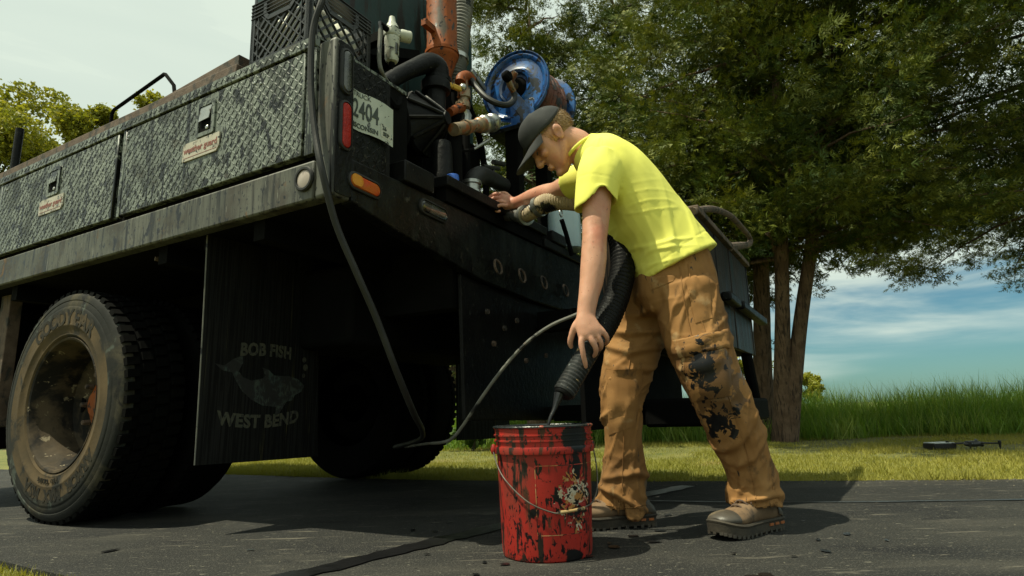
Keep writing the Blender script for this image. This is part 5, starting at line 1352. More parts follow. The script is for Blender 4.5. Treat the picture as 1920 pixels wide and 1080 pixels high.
# knuckle and tendon relief on the arm, veins
sN, dN, rN = chain_coord(V, [c[0] for c in armN])
on = (dN < 0.075) & (sN > 0.15)
Vn += NN * (on * (0.0022 * (vnoise(V * 26, 3) - 0.5) + 0.0012 * (vnoise(V * 60, 5) - 0.5)))[:, None]
setco(me, Vn)
body = finish(me, 'body', MT['skin'])

# eyes, brows (small children of the person)
for s in (-1, 1):
    b = MB(); b.tube([hd_(0.0975, (0.018 + 0.007 * k) * s, 0.0115 - 0.0012 * (k - 2) ** 2 * 0.4) for k in range(5)], 0.0022, 6); mbuild(b, 'eyelash', MT['cap'])
    b = MB(); b.tube([hd_(0.1035 - 0.0018 * k, (0.014 + 0.009 * k) * s, 0.034 + 0.0015 * math.sin(k)) for k in range(5)], [0.002, 0.0032, 0.0032, 0.0028, 0.0015], 6); mbuild(b, 'eyebrow', MT['hair'])

# hair: a close cap over the skull sides and nape
b = MB()
b.ell(hd_(-0.006, 0, 0.047), (0.1025, 0.0805, 0.088), HM, 40, 28)
me = b.mesh('hair'); bm = bmesh.new(); bm.from_mesh(me)
HI = HM.transposed()
def keep(co):
    q = HI @ (co - HO)
    if q.z < -0.028 - 0.1 * (q.x + 0.03): return False
    if q.x > 0.040 + 0.25 * (q.z - 0.03) and q.z < 0.08: return False
    if abs(q.y) > 0.06 and -0.03 < q.x < 0.018 and q.z < 0.028: return False      # round the ear
    return True
bmesh.ops.delete(bm, geom=[v for v in bm.verts if not keep(v.co)], context='VERTS')
bm.to_mesh(me); bm.free()
b = MB()
finish(me, 'hair', MT['hair'])
# short hair strokes at nape and temple
hp_, hz_ = [], []
for _ in range(5200):
    a_ = rng.uniform(0, 2 * PI); zz = rng.uniform(-0.6, 0.9)
    rr = math.sqrt(max(0, 1 - zz * zz)); q = Vector((0.1025 * rr * math.cos(a_) - 0.006, 0.0805 * rr * math.sin(a_), 0.047 + 0.088 * zz))
    if keep(HO + HM @ q):
        hp_.append(tuple(HO + HM @ q - MAN)); nrm = Vector((q.x / 0.0105, q.y / 0.0065, (q.z - 0.047) / 0.0077)).normalized()
        hz_.append(tuple(HM @ (nrm * 0.4 + Vector((-0.25, 0, -0.8)) + Vector(rng.normal(size=3) * 0.18))))
tv = np.array([(-0.0007, 0, 0), (0.0007, 0, 0), (0, 0, 0.011)]); tf = np.array([(0, 1, 2)])
V_, F_, _t = scatter(tv, tf, np.array(hp_), rand_frames(np.array(hz_), rng), rng.uniform(0.7, 1.2, len(hp_)))
q = np_mesh('hair_strands', V_, F_, MT['hair'], man); q['kind'] = 'stuff'

# cap
b = MB()
prof = []
n = 40; K2 = 14
vs = []; 
for i in range(K2 + 1):
    t = i / K2
    for j in range(n):
        a_ = 2 * PI * j / n; c_, s_ = math.cos(a_), math.sin(a_)
        rx = 0.113 if c_ > 0 else 0.103
        base_z = 0.042 + (0.012 * max(0, c_)) + 0.030 * max(0, -c_) ** 1.5
        ang = t * PI / 2
        rr = math.cos(ang) ** (0.62 if c_ > 0 else 0.8)
        top = 0.148
        z = base_z + (top - base_z) * math.sin(ang) ** 0.95
        z -= 0.010 * max(0, -c_) * math.sin(ang)
        sx = 0.004 * (1 if (j % 7 == 0) else 0)
        vs.append(hd_(-0.004 + rx * rr * c_ + 0.006 * (t) , 0.0865 * rr * s_, z))
fs = [(i * n + j, i * n + (j + 1) % n, (i + 1) * n + (j + 1) % n, (i + 1) * n + j) for i in range(K2) for j in range(n)]
b.add(vs, fs)
me = b.mesh('cap'); 
V = coords(me); NN = normals(me)
setco(me, V + NN * (0.0030 * (vnoise(V * 30, 9) - 0.5) + 0.003 * (vnoise(V * 14, 4) - 0.5))[:, None])
cap = finish(me, 'cap', MT['cap'])
so = cap.modifiers.new('thick', 'SOLIDIFY'); so.thickness = 0.003; so.offset = -1
b = MB(); b.ell(hd_(0.004, 0, 0.149), (0.007, 0.007, 0.004), HM, 10, 6); mbuild(b, 'cap_button', MT['cap'], cap)
b = MB(); nb_, kb = 18, 8; vs = []
for d in (0.0, -0.004):
    for i in range(kb + 1):
        t = i / kb
        for j in range(nb_ + 1):
            a_ = -1.15 + 2.3 * j / nb_
            c_, s_ = math.cos(a_), math.sin(a_)
            x0, y0 = -0.004 + 0.112 * c_, 0.0865 * s_
            ext = 0.098 * (max(0.0, c_ - 0.36) / 0.64) ** 0.6
            x = x0 + ext * t; y = y0 * (1 + 0.02 * t)
            z = 0.052 - 0.026 * t * (max(0, c_)) - 0.030 * (abs(s_) ** 2) * (0.25 + 0.75 * t) + d
            vs.append(hd_(x, y, z))
n1_ = (kb + 1) * (nb_ + 1); qq = lambda i, j: i * (nb_ + 1) + j
fs = [(qq(i, j), qq(i, j + 1), qq(i + 1, j + 1), qq(i + 1, j)) for i in range(kb) for j in range(nb_)]
fs += [tuple(n1_ + k_ for k_ in reversed(f)) for f in fs] + [(qq(kb, j), qq(kb, j + 1), n1_ + qq(kb, j + 1), n1_ + qq(kb, j)) for j in range(nb_)]
b.add(vs, fs); mbuild(b, 'cap_brim', MT['cap'], cap)

# --- shirt
b = MB()
sh = [(at(1266, 503, CY), .166, .205), (at(1253, 480, CY), .154, .198), (at(1234, 447, CY), .142, .192), (at(1191, 386, CY), .137, .198), (at(1155, 337, CY), .120, .204), (at(1125, 303, CY), .095, .184), (at(1101, 286, CY), .077, .105), (at(1090, 279, CY), .066, .080)]
chain(b, sh, sup=2.15)
slv = [(at(1132, 300, 2.13), .080, .070), (at(1124, 330, 2.10), .083, .076), (at(1119, 360, 2.09), .079, .074), (at(1117, 380, 2.085), .078, .074)]
e1_ = at(1117, 380, 2.085)
cup = slv + [(at(1117, 386, 2.085), .075, .071), (at(1117.5, 380, 2.085), .067, .063), (at(1118, 362, 2.09), .062, .06), (at(1119, 350, 2.09), .052, .05)]
chain(b, slv + [(at(1117, 388, 2.085), .077, .073)], sm=6)
slf = [(at(1130, 318, 2.40), .082, .075), (at(1100, 335, 2.45), .079, .076), (at(1075, 343, 2.49), .071, .072), (at(1068, 345, 2.505), .070, .07)]
chain(b, slf)
me = remesh(b, 0.0049, 7, 0.5)
V = coords(me); NN = normals(me)
ax0, ax1 = np.array(tuple(at(1263, 497, CY))), np.array(tuple(at(1098, 285, CY)))
ad_ = (ax1 - ax0) / np.linalg.norm(ax1 - ax0)
s_ = (V - ax0) @ ad_
pd = np.cross(ad_, [0, 1, 0]); pp = (V - ax0) @ pd          # >0 towards belly or back
yl = V[:, 1] - CY
belly = pp if ((np.array(tuple(at(1150, 430, CY))) - ax0) @ pd) > 0 else -pp
q1 = np.stack([s_ * 17 + belly * 9, yl * 3.2, belly * 3.0], 1)
q2 = np.stack([s_ * 30 - belly * 16, yl * 6, belly * 6 + 5], 1)
q3 = np.stack([s_ * 9 + belly * 15, yl * 4 + 9, belly * 2], 1)
low = np.clip(1 - s_ / 0.36, 0.05, 1) ** 1.2
q3b = np.stack([s_ * 12 + belly * 22, yl * 3 + 4, belly * 1.0], 1)
amp = low * (0.25 + 0.75 * np.clip(belly * 6 + 0.6, 0, 1))
disp = amp * (0.010 * ridge(q1 * 0.8, 2, 0.09) + 0.0075 * ridge(q2 * 0.8, 6, 0.06) - 0.004) + (0.3 + 0.7 * low) * 0.022 * (vnoise(q3, 8) - 0.5) + amp * 0.015 * (ridge(q3b * 0.8, 17, 0.09) - 0.3)
disp *= np.clip((s_ + 0.01) / 0.07, 0.12, 1)
sS, dS, rS = chain_coord(V, [c[0] for c in slv])
ons = np.clip((0.12 - dS) / 0.04, 0, 1) * (V[:, 1] < 2.19)
ths = np.arctan2(rS[:, 1], rS[:, 0])
disp = disp * (1 - 0.85 * ons) + ons * 0.010 * (vnoise(np.stack([sS * 8, np.cos(ths) * 2.2, np.sin(ths) * 2.2], 1), 13) - 0.5)
hem = np.clip(1 - np.abs(s_ - 0.028) / 0.004, 0, 1)
disp -= 0.0022 * hem
disp -= 0.0014 * np.clip(1 - np.abs(sS - 0.123) / 0.004, 0, 1) * ons
V = V + NN * disp[:, None]
setco(me, V)
# hollow the sleeve end: push its cap up inside
ec = np.array(tuple(at(1117, 388, 2.085))); eu = np.array(tuple(at(1119, 340, 2.09))) - ec; eu /= np.linalg.norm(eu)
rel = V - ec; along = rel @ eu; radial = np.linalg.norm(rel - along[:, None] * eu, axis=1)
cap_m = (np.abs(along) < 0.02) & (radial < 0.068) & (np.abs(rel).max(1) < 0.12)
V[cap_m] += eu * 0.045
tilt = np.clip(1 - np.abs(along) / 0.06, 0, 1) * (radial < 0.10) * (V[:, 1] < 2.18)
sgn = rel[:, 0]
nearm = np.clip((0.03 - rel[:, 1]) / 0.03, 0, 1)
V += eu * (tilt * (0.050 * np.exp(-((sgn - 0.012) / 0.036) ** 2) * nearm + 0.012 * np.clip(sgn / 0.06, -1.5, 1.5)))[:, None]
setco(me, V)
shirt = finish(me, 'tshirt', MT['shirt'])
q_ = shirt.modifiers.new('soft', 'SMOOTH'); q_.factor = 0.5; q_.iterations = 2
# collar rib
cp = at(1089, 278, CY); tdir = Vector(tuple(ad_))
fr = frame_from(tdir, (0, 1, 0))
b = MB(); b.tube([cp + fr @ Vector((0.068 * math.cos(a_), 0.080 * math.sin(a_), -0.004)) for a_ in [2 * PI * k / 40 for k in range(41)]], 0.007, 8, caps=False); mbuild(b, 'collar', MT['shirt'], shirt)

# --- trousers
b = MB()
pel = [(at(1262, 470, CY), .115, .15), (at(1267, 500, CY), .132, .168), (at(1266, 535, CY), .152, .184), (at(1258, 575, CY), .14, .175), (at(1252, 602, CY), .105, .14)]
chain(b, pel, sup=2.3)
chain(b, [(p_, r_ * 0.95, q_ * 0.95) for p_, r_, q_ in legN], sup=2.2); chain(b, [(p_, r_ * 0.96, q_ * 0.95) for p_, r_, q_ in legF], sup=2.2)
me = remesh(b, 0.0053, 6, 0.5)
V = coords(me); NN = normals(me)
sN, dN, rN = chain_coord(V, [c[0] for c in legN]); sF, dF, rF = chain_coord(V, [c[0] for c in legF])
near = dN < dF
ss = np.where(near, sN, sF); rr_ = np.where(near[:, None], rN, rF)
th = np.arctan2(rr_[:, 1], rr_[:, 0])
qa = np.stack([ss * 16 + np.cos(th + 0.8) * 1.1, np.cos(th) * 1.2 + 10 * near, np.sin(th) * 1.2], 1)
qb = np.stack([ss * 34 + np.sin(th) * 1.6, np.cos(th) * 2.0 + 20 * near, np.sin(th) * 2.0], 1)
qc = np.stack([ss * 7, np.cos(th) * 2.4 + 5 * near, np.sin(th) * 2.4 + 3], 1)
def bump_(x, c, w_): return np.exp(-((x - c) / w_) ** 2)
am = 0.30 + 1.1 * bump_(ss, 0.85, 0.16) + 0.55 * bump_(ss, 0.46, 0.10) + 0.7 * bump_(ss, 0.10, 0.10)
hemz = bump_(V[:, 2], 0.085, 0.035)
am *= 1 - 0.55 * hemz
disp = 0.7 * am * (0.0115 * ridge(qa * 0.85, 4, 0.095) + 0.005 * ridge(qb * 0.7, 9, 0.08) - 0.004) + 0.009 * (vnoise(qc, 12) - 0.5)
wob = 0.012 * (vnoise(np.stack([np.cos(th) * 2, np.sin(th) * 2, ss * 6], 1), 27) - 0.5)
for leg_, s0, slope, ph, wf, af in ((True, .775, .035, 0.4, .012, .012), (True, .835, -.030, 1.2, .012, .016), (True, .885, .028, 2.0, .011, .015), (True, .935, -.02, 0.5, .010, .011), (True, .50, .05, 2.2, .014, .008), (True, .56, .05, 2.6, .012, .007),
        (True, .16, .07, 2.4, .013, .008), (True, .23, .07, 2.6, .012, .007), (False, .10, .06, 2.2, .012, .010), (False, .16, .07, 2.3, .012, .011), (False, .225, .07, 2.5, .012, .010), (False, .30, .06, 2.7, .012, .008),
        (False, .50, .03, 0.6, .012, .007), (False, .74, .03, 0.6, .012, .011), (False, .80, -.03, 1.4, .012, .013), (False, .86, .03, 2.0, .012, .013), (False, .92, -.02, 0.5, .011, .010)):
    x_ = (ss - s0 - slope * np.sin(th - ph) + wob) / wf
    fade = np.clip(0.35 + 0.75 * np.cos(th + PI / 2 + 0.6 * math.sin(s0 * 40)), 0, 1)       # deepest on the side turned to the light
    disp += np.where(near == leg_, af * fade * (np.exp(-x_ ** 2) - 0.55 * np.exp(-((x_ - 1.9) / 1.1) ** 2)), 0)
qd = np.stack([ss * 9 + th * 1.3, th * 0.6 + 30 * near, ss * 0 + 3], 1)
disp += (0.5 + 0.5 * am) * 0.008 * (ridge(qd, 23, 0.06) - 0.25)
# side seam
seam = np.exp(-((th + PI / 2 - 0.15) / 0.035) ** 2) * (V[:, 2] < 0.86)
disp += 0.0025 * seam
V = V + NN * disp[:, None]
setco(me, V)
# hollow hems
for ch, on in ((legN, near), (legF, ~near)):
    c0_ = np.array(tuple(ch[-1][0])); eu = np.array(tuple(ch[-3][0])) - c0_; eu /= np.linalg.norm(eu)
    rel = V - c0_; along = rel @ eu; radial = np.linalg.norm(rel - along[:, None] * eu, axis=1)
    mm = on & (along < 0.02) & (radial < ch[-1][1] - 0.012)
    V[mm] += eu * 0.06
setco(me, V)
trous = finish(me, 'trousers', MT['duck'])
q_ = trous.modifiers.new('soft', 'SMOOTH'); q_.factor = 0.5; q_.iterations = 2
# surface lookups for pockets and seams
from mathutils.bvhtree import BVHTree
tb_ = BVHTree.FromPolygons([tuple(v) for v in V], [tuple(p.vertices) for p in trous.data.polygons])
def on_trousers(px, py, off):
    o0 = _cc; d = (at(px, py, 2.0) - _cc).normalized()
    hit = tb_.ray_cast(o0, d)
    if hit[0] is None: return None
    return hit[0] + hit[1] * off
def cloth_patch(corners, name, off, nx=12, ny=12, edge=0.004):
    """a sewn patch following the trouser surface between four picture corners (tl, tr, br, bl)"""
    tl_, tr_, br_, bl_ = [np.array(c, float) for c in corners]
    outer, ok = [], True
    for d in (off, -0.006):
        for j in range(ny + 1):
            for i in range(nx + 1):
                fx, fy = i / nx, j / ny
                p = (tl_ * (1 - fx) + tr_ * fx) * (1 - fy) + (bl_ * (1 - fx) + br_ * fx) * fy
                e_ = 1.0 if 0 < i < nx and 0 < j < ny else 0.55
                q = on_trousers(p[0], p[1], d * e_ if d > 0 else d)
                if q is None: return None
                outer.append(q)
    n_ = (nx + 1) * (ny + 1); g = lambda i, j: j * (nx + 1) + i
    fs = [(g(i, j), g(i, j + 1), g(i + 1, j + 1), g(i + 1, j)) for j in range(ny) for i in range(nx)]
    for i in range(nx): fs += [(g(i, 0), g(i + 1, 0), n_ + g(i + 1, 0), n_ + g(i, 0)), (g(i + 1, ny), g(i, ny), n_ + g(i, ny), n_ + g(i + 1, ny))]
    for j in range(ny): fs += [(g(0, j + 1), g(0, j), n_ + g(0, j), n_ + g(0, j + 1)), (g(nx, j), g(nx, j + 1), n_ + g(nx, j + 1), n_ + g(nx, j))]
    b = MB(); b.add(outer, fs); return mbuild(b, name, MT['duck'], trous, angle=60)
cloth_patch([(1272, 650), (1362, 632), (1372, 742), (1300, 752)], 'cargo_pocket', 0.008)
cloth_patch([(1264, 638), (1362, 618), (1366, 652), (1276, 672)], 'pocket_flap', 0.015)
cloth_patch([(1296, 762), (1384, 748), (1412, 836), (1346, 852)], 'knee_patch', 0.004)
cloth_patch([(1136, 694), (1206, 692), (1192, 798), (1142, 816)], 'knee_patch', 0.004)
cloth_patch([(1284, 522), (1328, 510), (1336, 596), (1304, 606)], 'back_pocket', 0.004)
cloth_patch([(1212, 520), (1268, 515), (1262, 528), (1220, 545)], 'front_pocket', 0.003)
def seam_line(pts, name, r=0.0016, off=0.002):
    P = []
    for x, y in catmull([(a_, b__, 0) for a_, b__ in pts], 8) if False else [(q[0], q[1]) for q in catmull([(a_, b__, 0) for a_, b__ in pts], 8)]:
        q = on_trousers(x, y, off)
        if q is not None: P.append(q)
    if len(P) > 3:
        b = MB(); b.tube(P, r, 5); mbuild(b, name, MT['duck'], trous)
seam_line([(1290, 495), (1300, 560), (1318, 610), (1340, 680), (1372, 760), (1398, 840), (1412, 900), (1420, 955)], 'side_seam')
seam_line([(1275, 500), (1282, 560), (1292, 610), (1310, 680), (1338, 760)], 'side_seam')
seam_line([(1186, 640), (1178, 700), (1172, 780), (1168, 860), (1166, 950)], 'side_seam')
seam_line([(1370, 940), (1400, 948), (1430, 950), (1458, 940)], 'hem_seam')
seam_line([(1120, 942), (1150, 950), (1180, 952), (1210, 946)], 'hem_seam')

# --- boots
def boot(heel, toe, z0, name, mirror=1):
    d = Vector((toe.x - heel.x, toe.y - heel.y, 0)); d.normalize()
    lt = Vector((-d.y, d.x, 0)) * mirror
    o0 = heel + d * 0.08
    def W(x, y, z): return Vector((o0.x, o0.y, z0)) + d * x + lt * y + Vector((0, 0, z))
    e = empty(name); e.parent = man
    def mk(b, nm, m, **k):
        b.v = [tuple(Vector(p) - MAN) for p in b.v]; return b.build(nm, m, e, **k)
    # outline half widths of the sole (inner, outer)
    prof = [(-0.082, 0.012, 0.012), (-0.075, 0.030, 0.030), (-0.05, 0.038, 0.039), (0.0, 0.038, 0.038), (0.06, 0.041, 0.042), (0.12, 0.050, 0.051), (0.165, 0.053, 0.054), (0.20, 0.047, 0.050), (0.225, 0.033, 0.036), (0.237, 0.013, 0.015)]
    pc = catmull(prof, 4)
    out = [(p[0], p[1]) for p in pc] + [(p[0], -p[2]) for p in reversed(pc)]
    def spring(x): return 0.020 * max(0, (x - 0.13) / 0.107) ** 2
    def solid(b, z1, z2, gx, k=0.0):
        n_ = len(out); vs = [W(x * gx, y * gx, z1 + spring(x)) for x, y in out] + [W(x * (gx + k), y * (gx + k), z2 + spring(x)) for x, y in out]
        b.add(vs, [tuple(range(n_ - 1, -1, -1)), tuple(range(n_, 2 * n_))] + [(i, (i + 1) % n_, n_ + (i + 1) % n_, n_ + i) for i in range(n_)])
    b = MB(); solid(b, 0.006, 0.033, 1.01, 0.014); mk(b, 'sole', MT['sole'], angle=50)
    # tread lugs all round
    b = MB(); n_ = len(out)
    L_ = 0
    for i in range(0, n_):
        x, y = out[i]; x2, y2 = out[(i + 1) % n_]
        if i % 2: continue
        cx_, cy_ = (x + x2) / 2, (y + y2) / 2
        t = Vector((x2 - x, y2 - y, 0)); 
        if t.length < 1e-5: continue
        t.normalize(); nn = Vector((-t.y, t.x, 0))
        P = []
        for zz, k_ in ((0.0, 1.0), (0.010, 1.0)):
            for a_, c_ in ((-1, 0), (1, 0), (1, 1), (-1, 1)):
                pnt = Vector((cx_, cy_, 0)) + t * a_ * 0.0056 + nn * (-0.016 + c_ * 0.0185)
                P.append(W(pnt.x, pnt.y, zz + spring(cx_)))
        b.add(P, [(3, 2, 1, 0), (4, 5, 6, 7), (0, 1, 5, 4), (1, 2, 6, 5), (2, 3, 7, 6), (3, 0, 4, 7)])
    mk(b, 'tread_lugs', MT['bootdark'], smooth=False)['kind'] = 'stuff'
    b = MB()
    for x in (-0.055, -0.025, 0.005):
        for s in (-1, 1):
            b.box(W(x, s * 0.0405, 0.026), (0.018, 0.004, 0.008), Matrix((d, lt, Vector((0, 0, 1)))).transposed())
    mk(b, 'sole_inserts', MT['bootorange'], smooth=False)['kind'] = 'stuff'
    # upper
    ub = MB()
    ring = [(-0.078, .022, .055, .040), (-0.066, .034, .078, .030), (-0.04, .038, .105, .03), (0.0, .039, .13, .03), (0.04, .041, .125, .03), (0.08, .044, .108, .03), (0.12, .049, .092, .03), (0.16, .051, .082, .03), (0.195, .047, .074, .034), (0.218, .036, .062, .038), (0.231, .016, .050, .042)]
    rc_ = catmull(ring, 4); n2 = 24; vs = []
    for x, w_, top, bot in rc_:
        for j in range(n2):
            a_ = 2 * PI * j / n2; c_, s_2 = math.cos(a_), math.sin(a_)
            zc = (top + bot) / 2 + spring(x) * 0.8; hh = (top - bot) / 2
            yy = math.copysign(abs(c_) ** 0.75, c_) * w_ * (1 - 0.22 * max(0, s_2)); zz = zc + math.copysign(abs(s_2) ** 0.85, s_2) * hh
            vs.append(W(x, yy, zz))
    k_ = len(rc_)
    fs = [(i * n2 + j, i * n2 + (j + 1) % n2, (i + 1) * n2 + (j + 1) % n2, (i + 1) * n2 + j) for i in range(k_ - 1) for j in range(n2)] + [tuple(range(n2 - 1, -1, -1)), tuple((k_ - 1) * n2 + j for j in range(n2))]
    ub.add(vs, fs)
    eloft(ub, [W(0.015, 0, 0.06), W(0.0, 0, 0.11), W(-0.012, 0, 0.15), W(-0.015, 0, 0.19)], [.05, .052, .05, .052], [.037, .037, .038, .04], lt)
    me = remesh(ub, 0.004, 3, 0.5)
    V = coords(me); setco(me, V + normals(me) * (0.002 * (vnoise(V * 40, 3) - 0.5) + 0.0025 * (vnoise(V * 18, 7) - 0.5))[:, None])
    upo = finish(me, 'upper', MT['boot'], e)
    # toe cap and heel counter: shells a little proud
    def shell(x0, x1, grow, m, nm, ztop=1.0, slope=0.0):
        b = MB(); rows = [r for r in rc_ if x0 - 0.004 <= r[0] <= x1 + 0.004]; vs = []
        for x, w_, top, bot in rows:
            for j in range(n2 + 1):
                a_ = -0.25 + (PI + 0.5) * j / n2; c_, s_2 = math.cos(a_), math.sin(a_)
                zc = (top + bot) / 2 + spring(x) * 0.8; hh = (top - bot) / 2
                yy = math.copysign(abs(c_) ** 0.75, c_) * (w_ * (1 - 0.22 * max(0, s_2)) + grow); zz = zc + math.copysign(abs(s_2) ** 0.85, s_2) * (hh + grow)
                lim = 0.034 + ztop * 0.2 - slope * (x - x0)
                vs.append(W(x + (grow if x > 0.2 else (-grow if x < -0.07 else 0)), yy, min(zz, lim)))
        k3 = len(rows); b.add(vs, [(i * (n2 + 1) + j, i * (n2 + 1) + j + 1, (i + 1) * (n2 + 1) + j + 1, (i + 1) * (n2 + 1) + j) for i in range(k3 - 1) for j in range(n2)] + [tuple((k3 - 1) * (n2 + 1) + j for j in range(n2 + 1)) if x1 > 0.2 else tuple(range(n2, -1, -1))])
        mk(b, nm, m, angle=50)
    shell(0.165, 0.24, 0.003, MT['bootdark'], 'toe_cap')
    shell(-0.08, -0.035, 0.0035, MT['bootdark'], 'heel_counter')
    b = MB(); 
    n_ = len(out); 
    b.tube([W(x * 1.0, y * 1.0, 0.038 + spring(x)) for x, y in out + out[:1]], 0.006, 6, caps=False); mk(b, 'rand', MT['sole'])
    for k in range(4):
        x = 0.055 + 0.024 * k; zt = 0.121 - 0.008 * k - 0.0006 * k * k
        b = MB(); b.tube([W(x - 0.008, -0.026, zt - 0.012), W(x, -0.012, zt + 0.002), W(x + 0.004, 0.0, zt + 0.004), W(x, 0.012, zt + 0.002), W(x - 0.008, 0.026, zt - 0.012)], 0.0028, 6, smooth=3); mk(b, 'lace', MT['lace'])
        b = MB(); b.tube([W(x + 0.012, -0.024, zt - 0.016), W(x + 0.002, 0.0, zt + 0.006), W(x - 0.010, 0.024, zt - 0.008)], 0.0026, 6, smooth=3); mk(b, 'lace', MT['lace'])
    b = MB()
    for s in (-1, 1):
        b.tube([W(0.055, 0, 0.127), W(0.062, s * 0.018, 0.134), W(0.078, s * 0.030, 0.122), W(0.072, s * 0.014, 0.122), W(0.055, 0, 0.127)], 0.0024, 6, smooth=4)
        b.tube([W(0.055, 0, 0.127), W(0.075, s * 0.016, 0.120), W(0.090, s * 0.034, 0.098)], 0.0022, 6, smooth=4)
    mk(b, 'lace_bow', MT['lace'])
    return e
hl = Vector((0.875, 2.215, 0)); tz = Vector((0.62, 2.045, 0))
boot(hl, tz, 0.0, 'boot')
hl2 = Vector((0.485, 2.345, 0)); tz2 = Vector((0.175, 2.285, 0))
boot(hl2, tz2, 0.0, 'boot')

# ------------------------------------------------------------------ vegetation
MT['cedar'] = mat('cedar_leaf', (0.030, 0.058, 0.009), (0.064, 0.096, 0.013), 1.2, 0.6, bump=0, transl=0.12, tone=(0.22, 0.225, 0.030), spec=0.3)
MT['cedarbark'] = mat('cedar_bark', (0.11, 0.065, 0.038), (0.20, 0.13, 0.085), 8, 0.9, bump=1.0, bscale=22, bstretch=(3, 3, 0.25), bdist=0.02, layers=(((0.045, 0.028, 0.018), 14, 0.5, 0.62, (3, 3, 0.2)),))
MT['maple'] = mat('maple_leaf', (0.15, 0.175, 0.016), (0.22, 0.23, 0.024), 1.5, 0.55, bump=0, transl=0.4, tone=(0.32, 0.30, 0.04), spec=0.3)
MT['maplebark'] = mat('maple_bark', (0.07, 0.055, 0.04), (0.12, 0.10, 0.075), 8, 0.9, bump=0.8, bscale=26, bstretch=(2, 2, 0.3), bdist=0.015)
MT['shrub'] = mat('shrub_leaf', (0.035, 0.085, 0.010), (0.06, 0.12, 0.016), 3, 0.5, bump=0, transl=0.3, tone=(0.10, 0.16, 0.02))
MT['tallgrass'] = mat('tall_grass', (0.085, 0.19, 0.015), (0.14, 0.26, 0.025), 0.8, 0.55, bump=0, transl=0.45, tone=(0.30, 0.36, 0.08))
MT['lawn'] = mat('lawn_grass', (0.18, 0.19, 0.020), (0.27, 0.26, 0.035), 1.1, 0.7, bump=0, transl=0.3, tone=(0.36, 0.32, 0.07))

def nv(*a): return np.array(a, float)
def trunk_tube(pts, r, n=12, seed=0):
    b = MB(); P = catmull(pts, 6); R = [float(q[0]) for q in catmull([(a_, 0, 0) for a_ in r], 6)]
    b.tube(P, R, n)
    V = np.array(b.v); V += (vnoise(V * nv(14, 14, 2.5), seed)[:, None] - 0.5) * 0.02
    b.v = [tuple(p) for p in V]
    return b

# a cedar spray: a flat feather of slim scale-leaf fingers
def spray_template(k=2):
    vs, fs = [], []
    def leaf(base, ang, l_, w_, dip):
        d = nv(math.sin(ang), 0, math.cos(ang)); s_ = nv(math.cos(ang), 0, -math.sin(ang)); o = len(vs)
        vs.extend([base - s_ * w_ + d * 0.1 * l_, base + s_ * w_ + d * 0.1 * l_, base + d * l_ + nv(0, -dip, 0)])
        fs.append((o, o + 1, o + 2))
    for i in range(k):
        t = i / k
        for s in (-1, 1):
            leaf(nv(0, 0.02 * s, 0.10 + 0.72 * t + 0.08 * (s > 0)), s * math.radians(44 - 14 * t), 0.62 * (1 - 0.5 * t), 0.060, 0.10 * (1 - t))
    leaf(nv(0, 0, 0), 0.0, 1.05, 0.055, 0.06)
    return np.array(vs), np.array(fs)
SPV, SPF = spray_template()

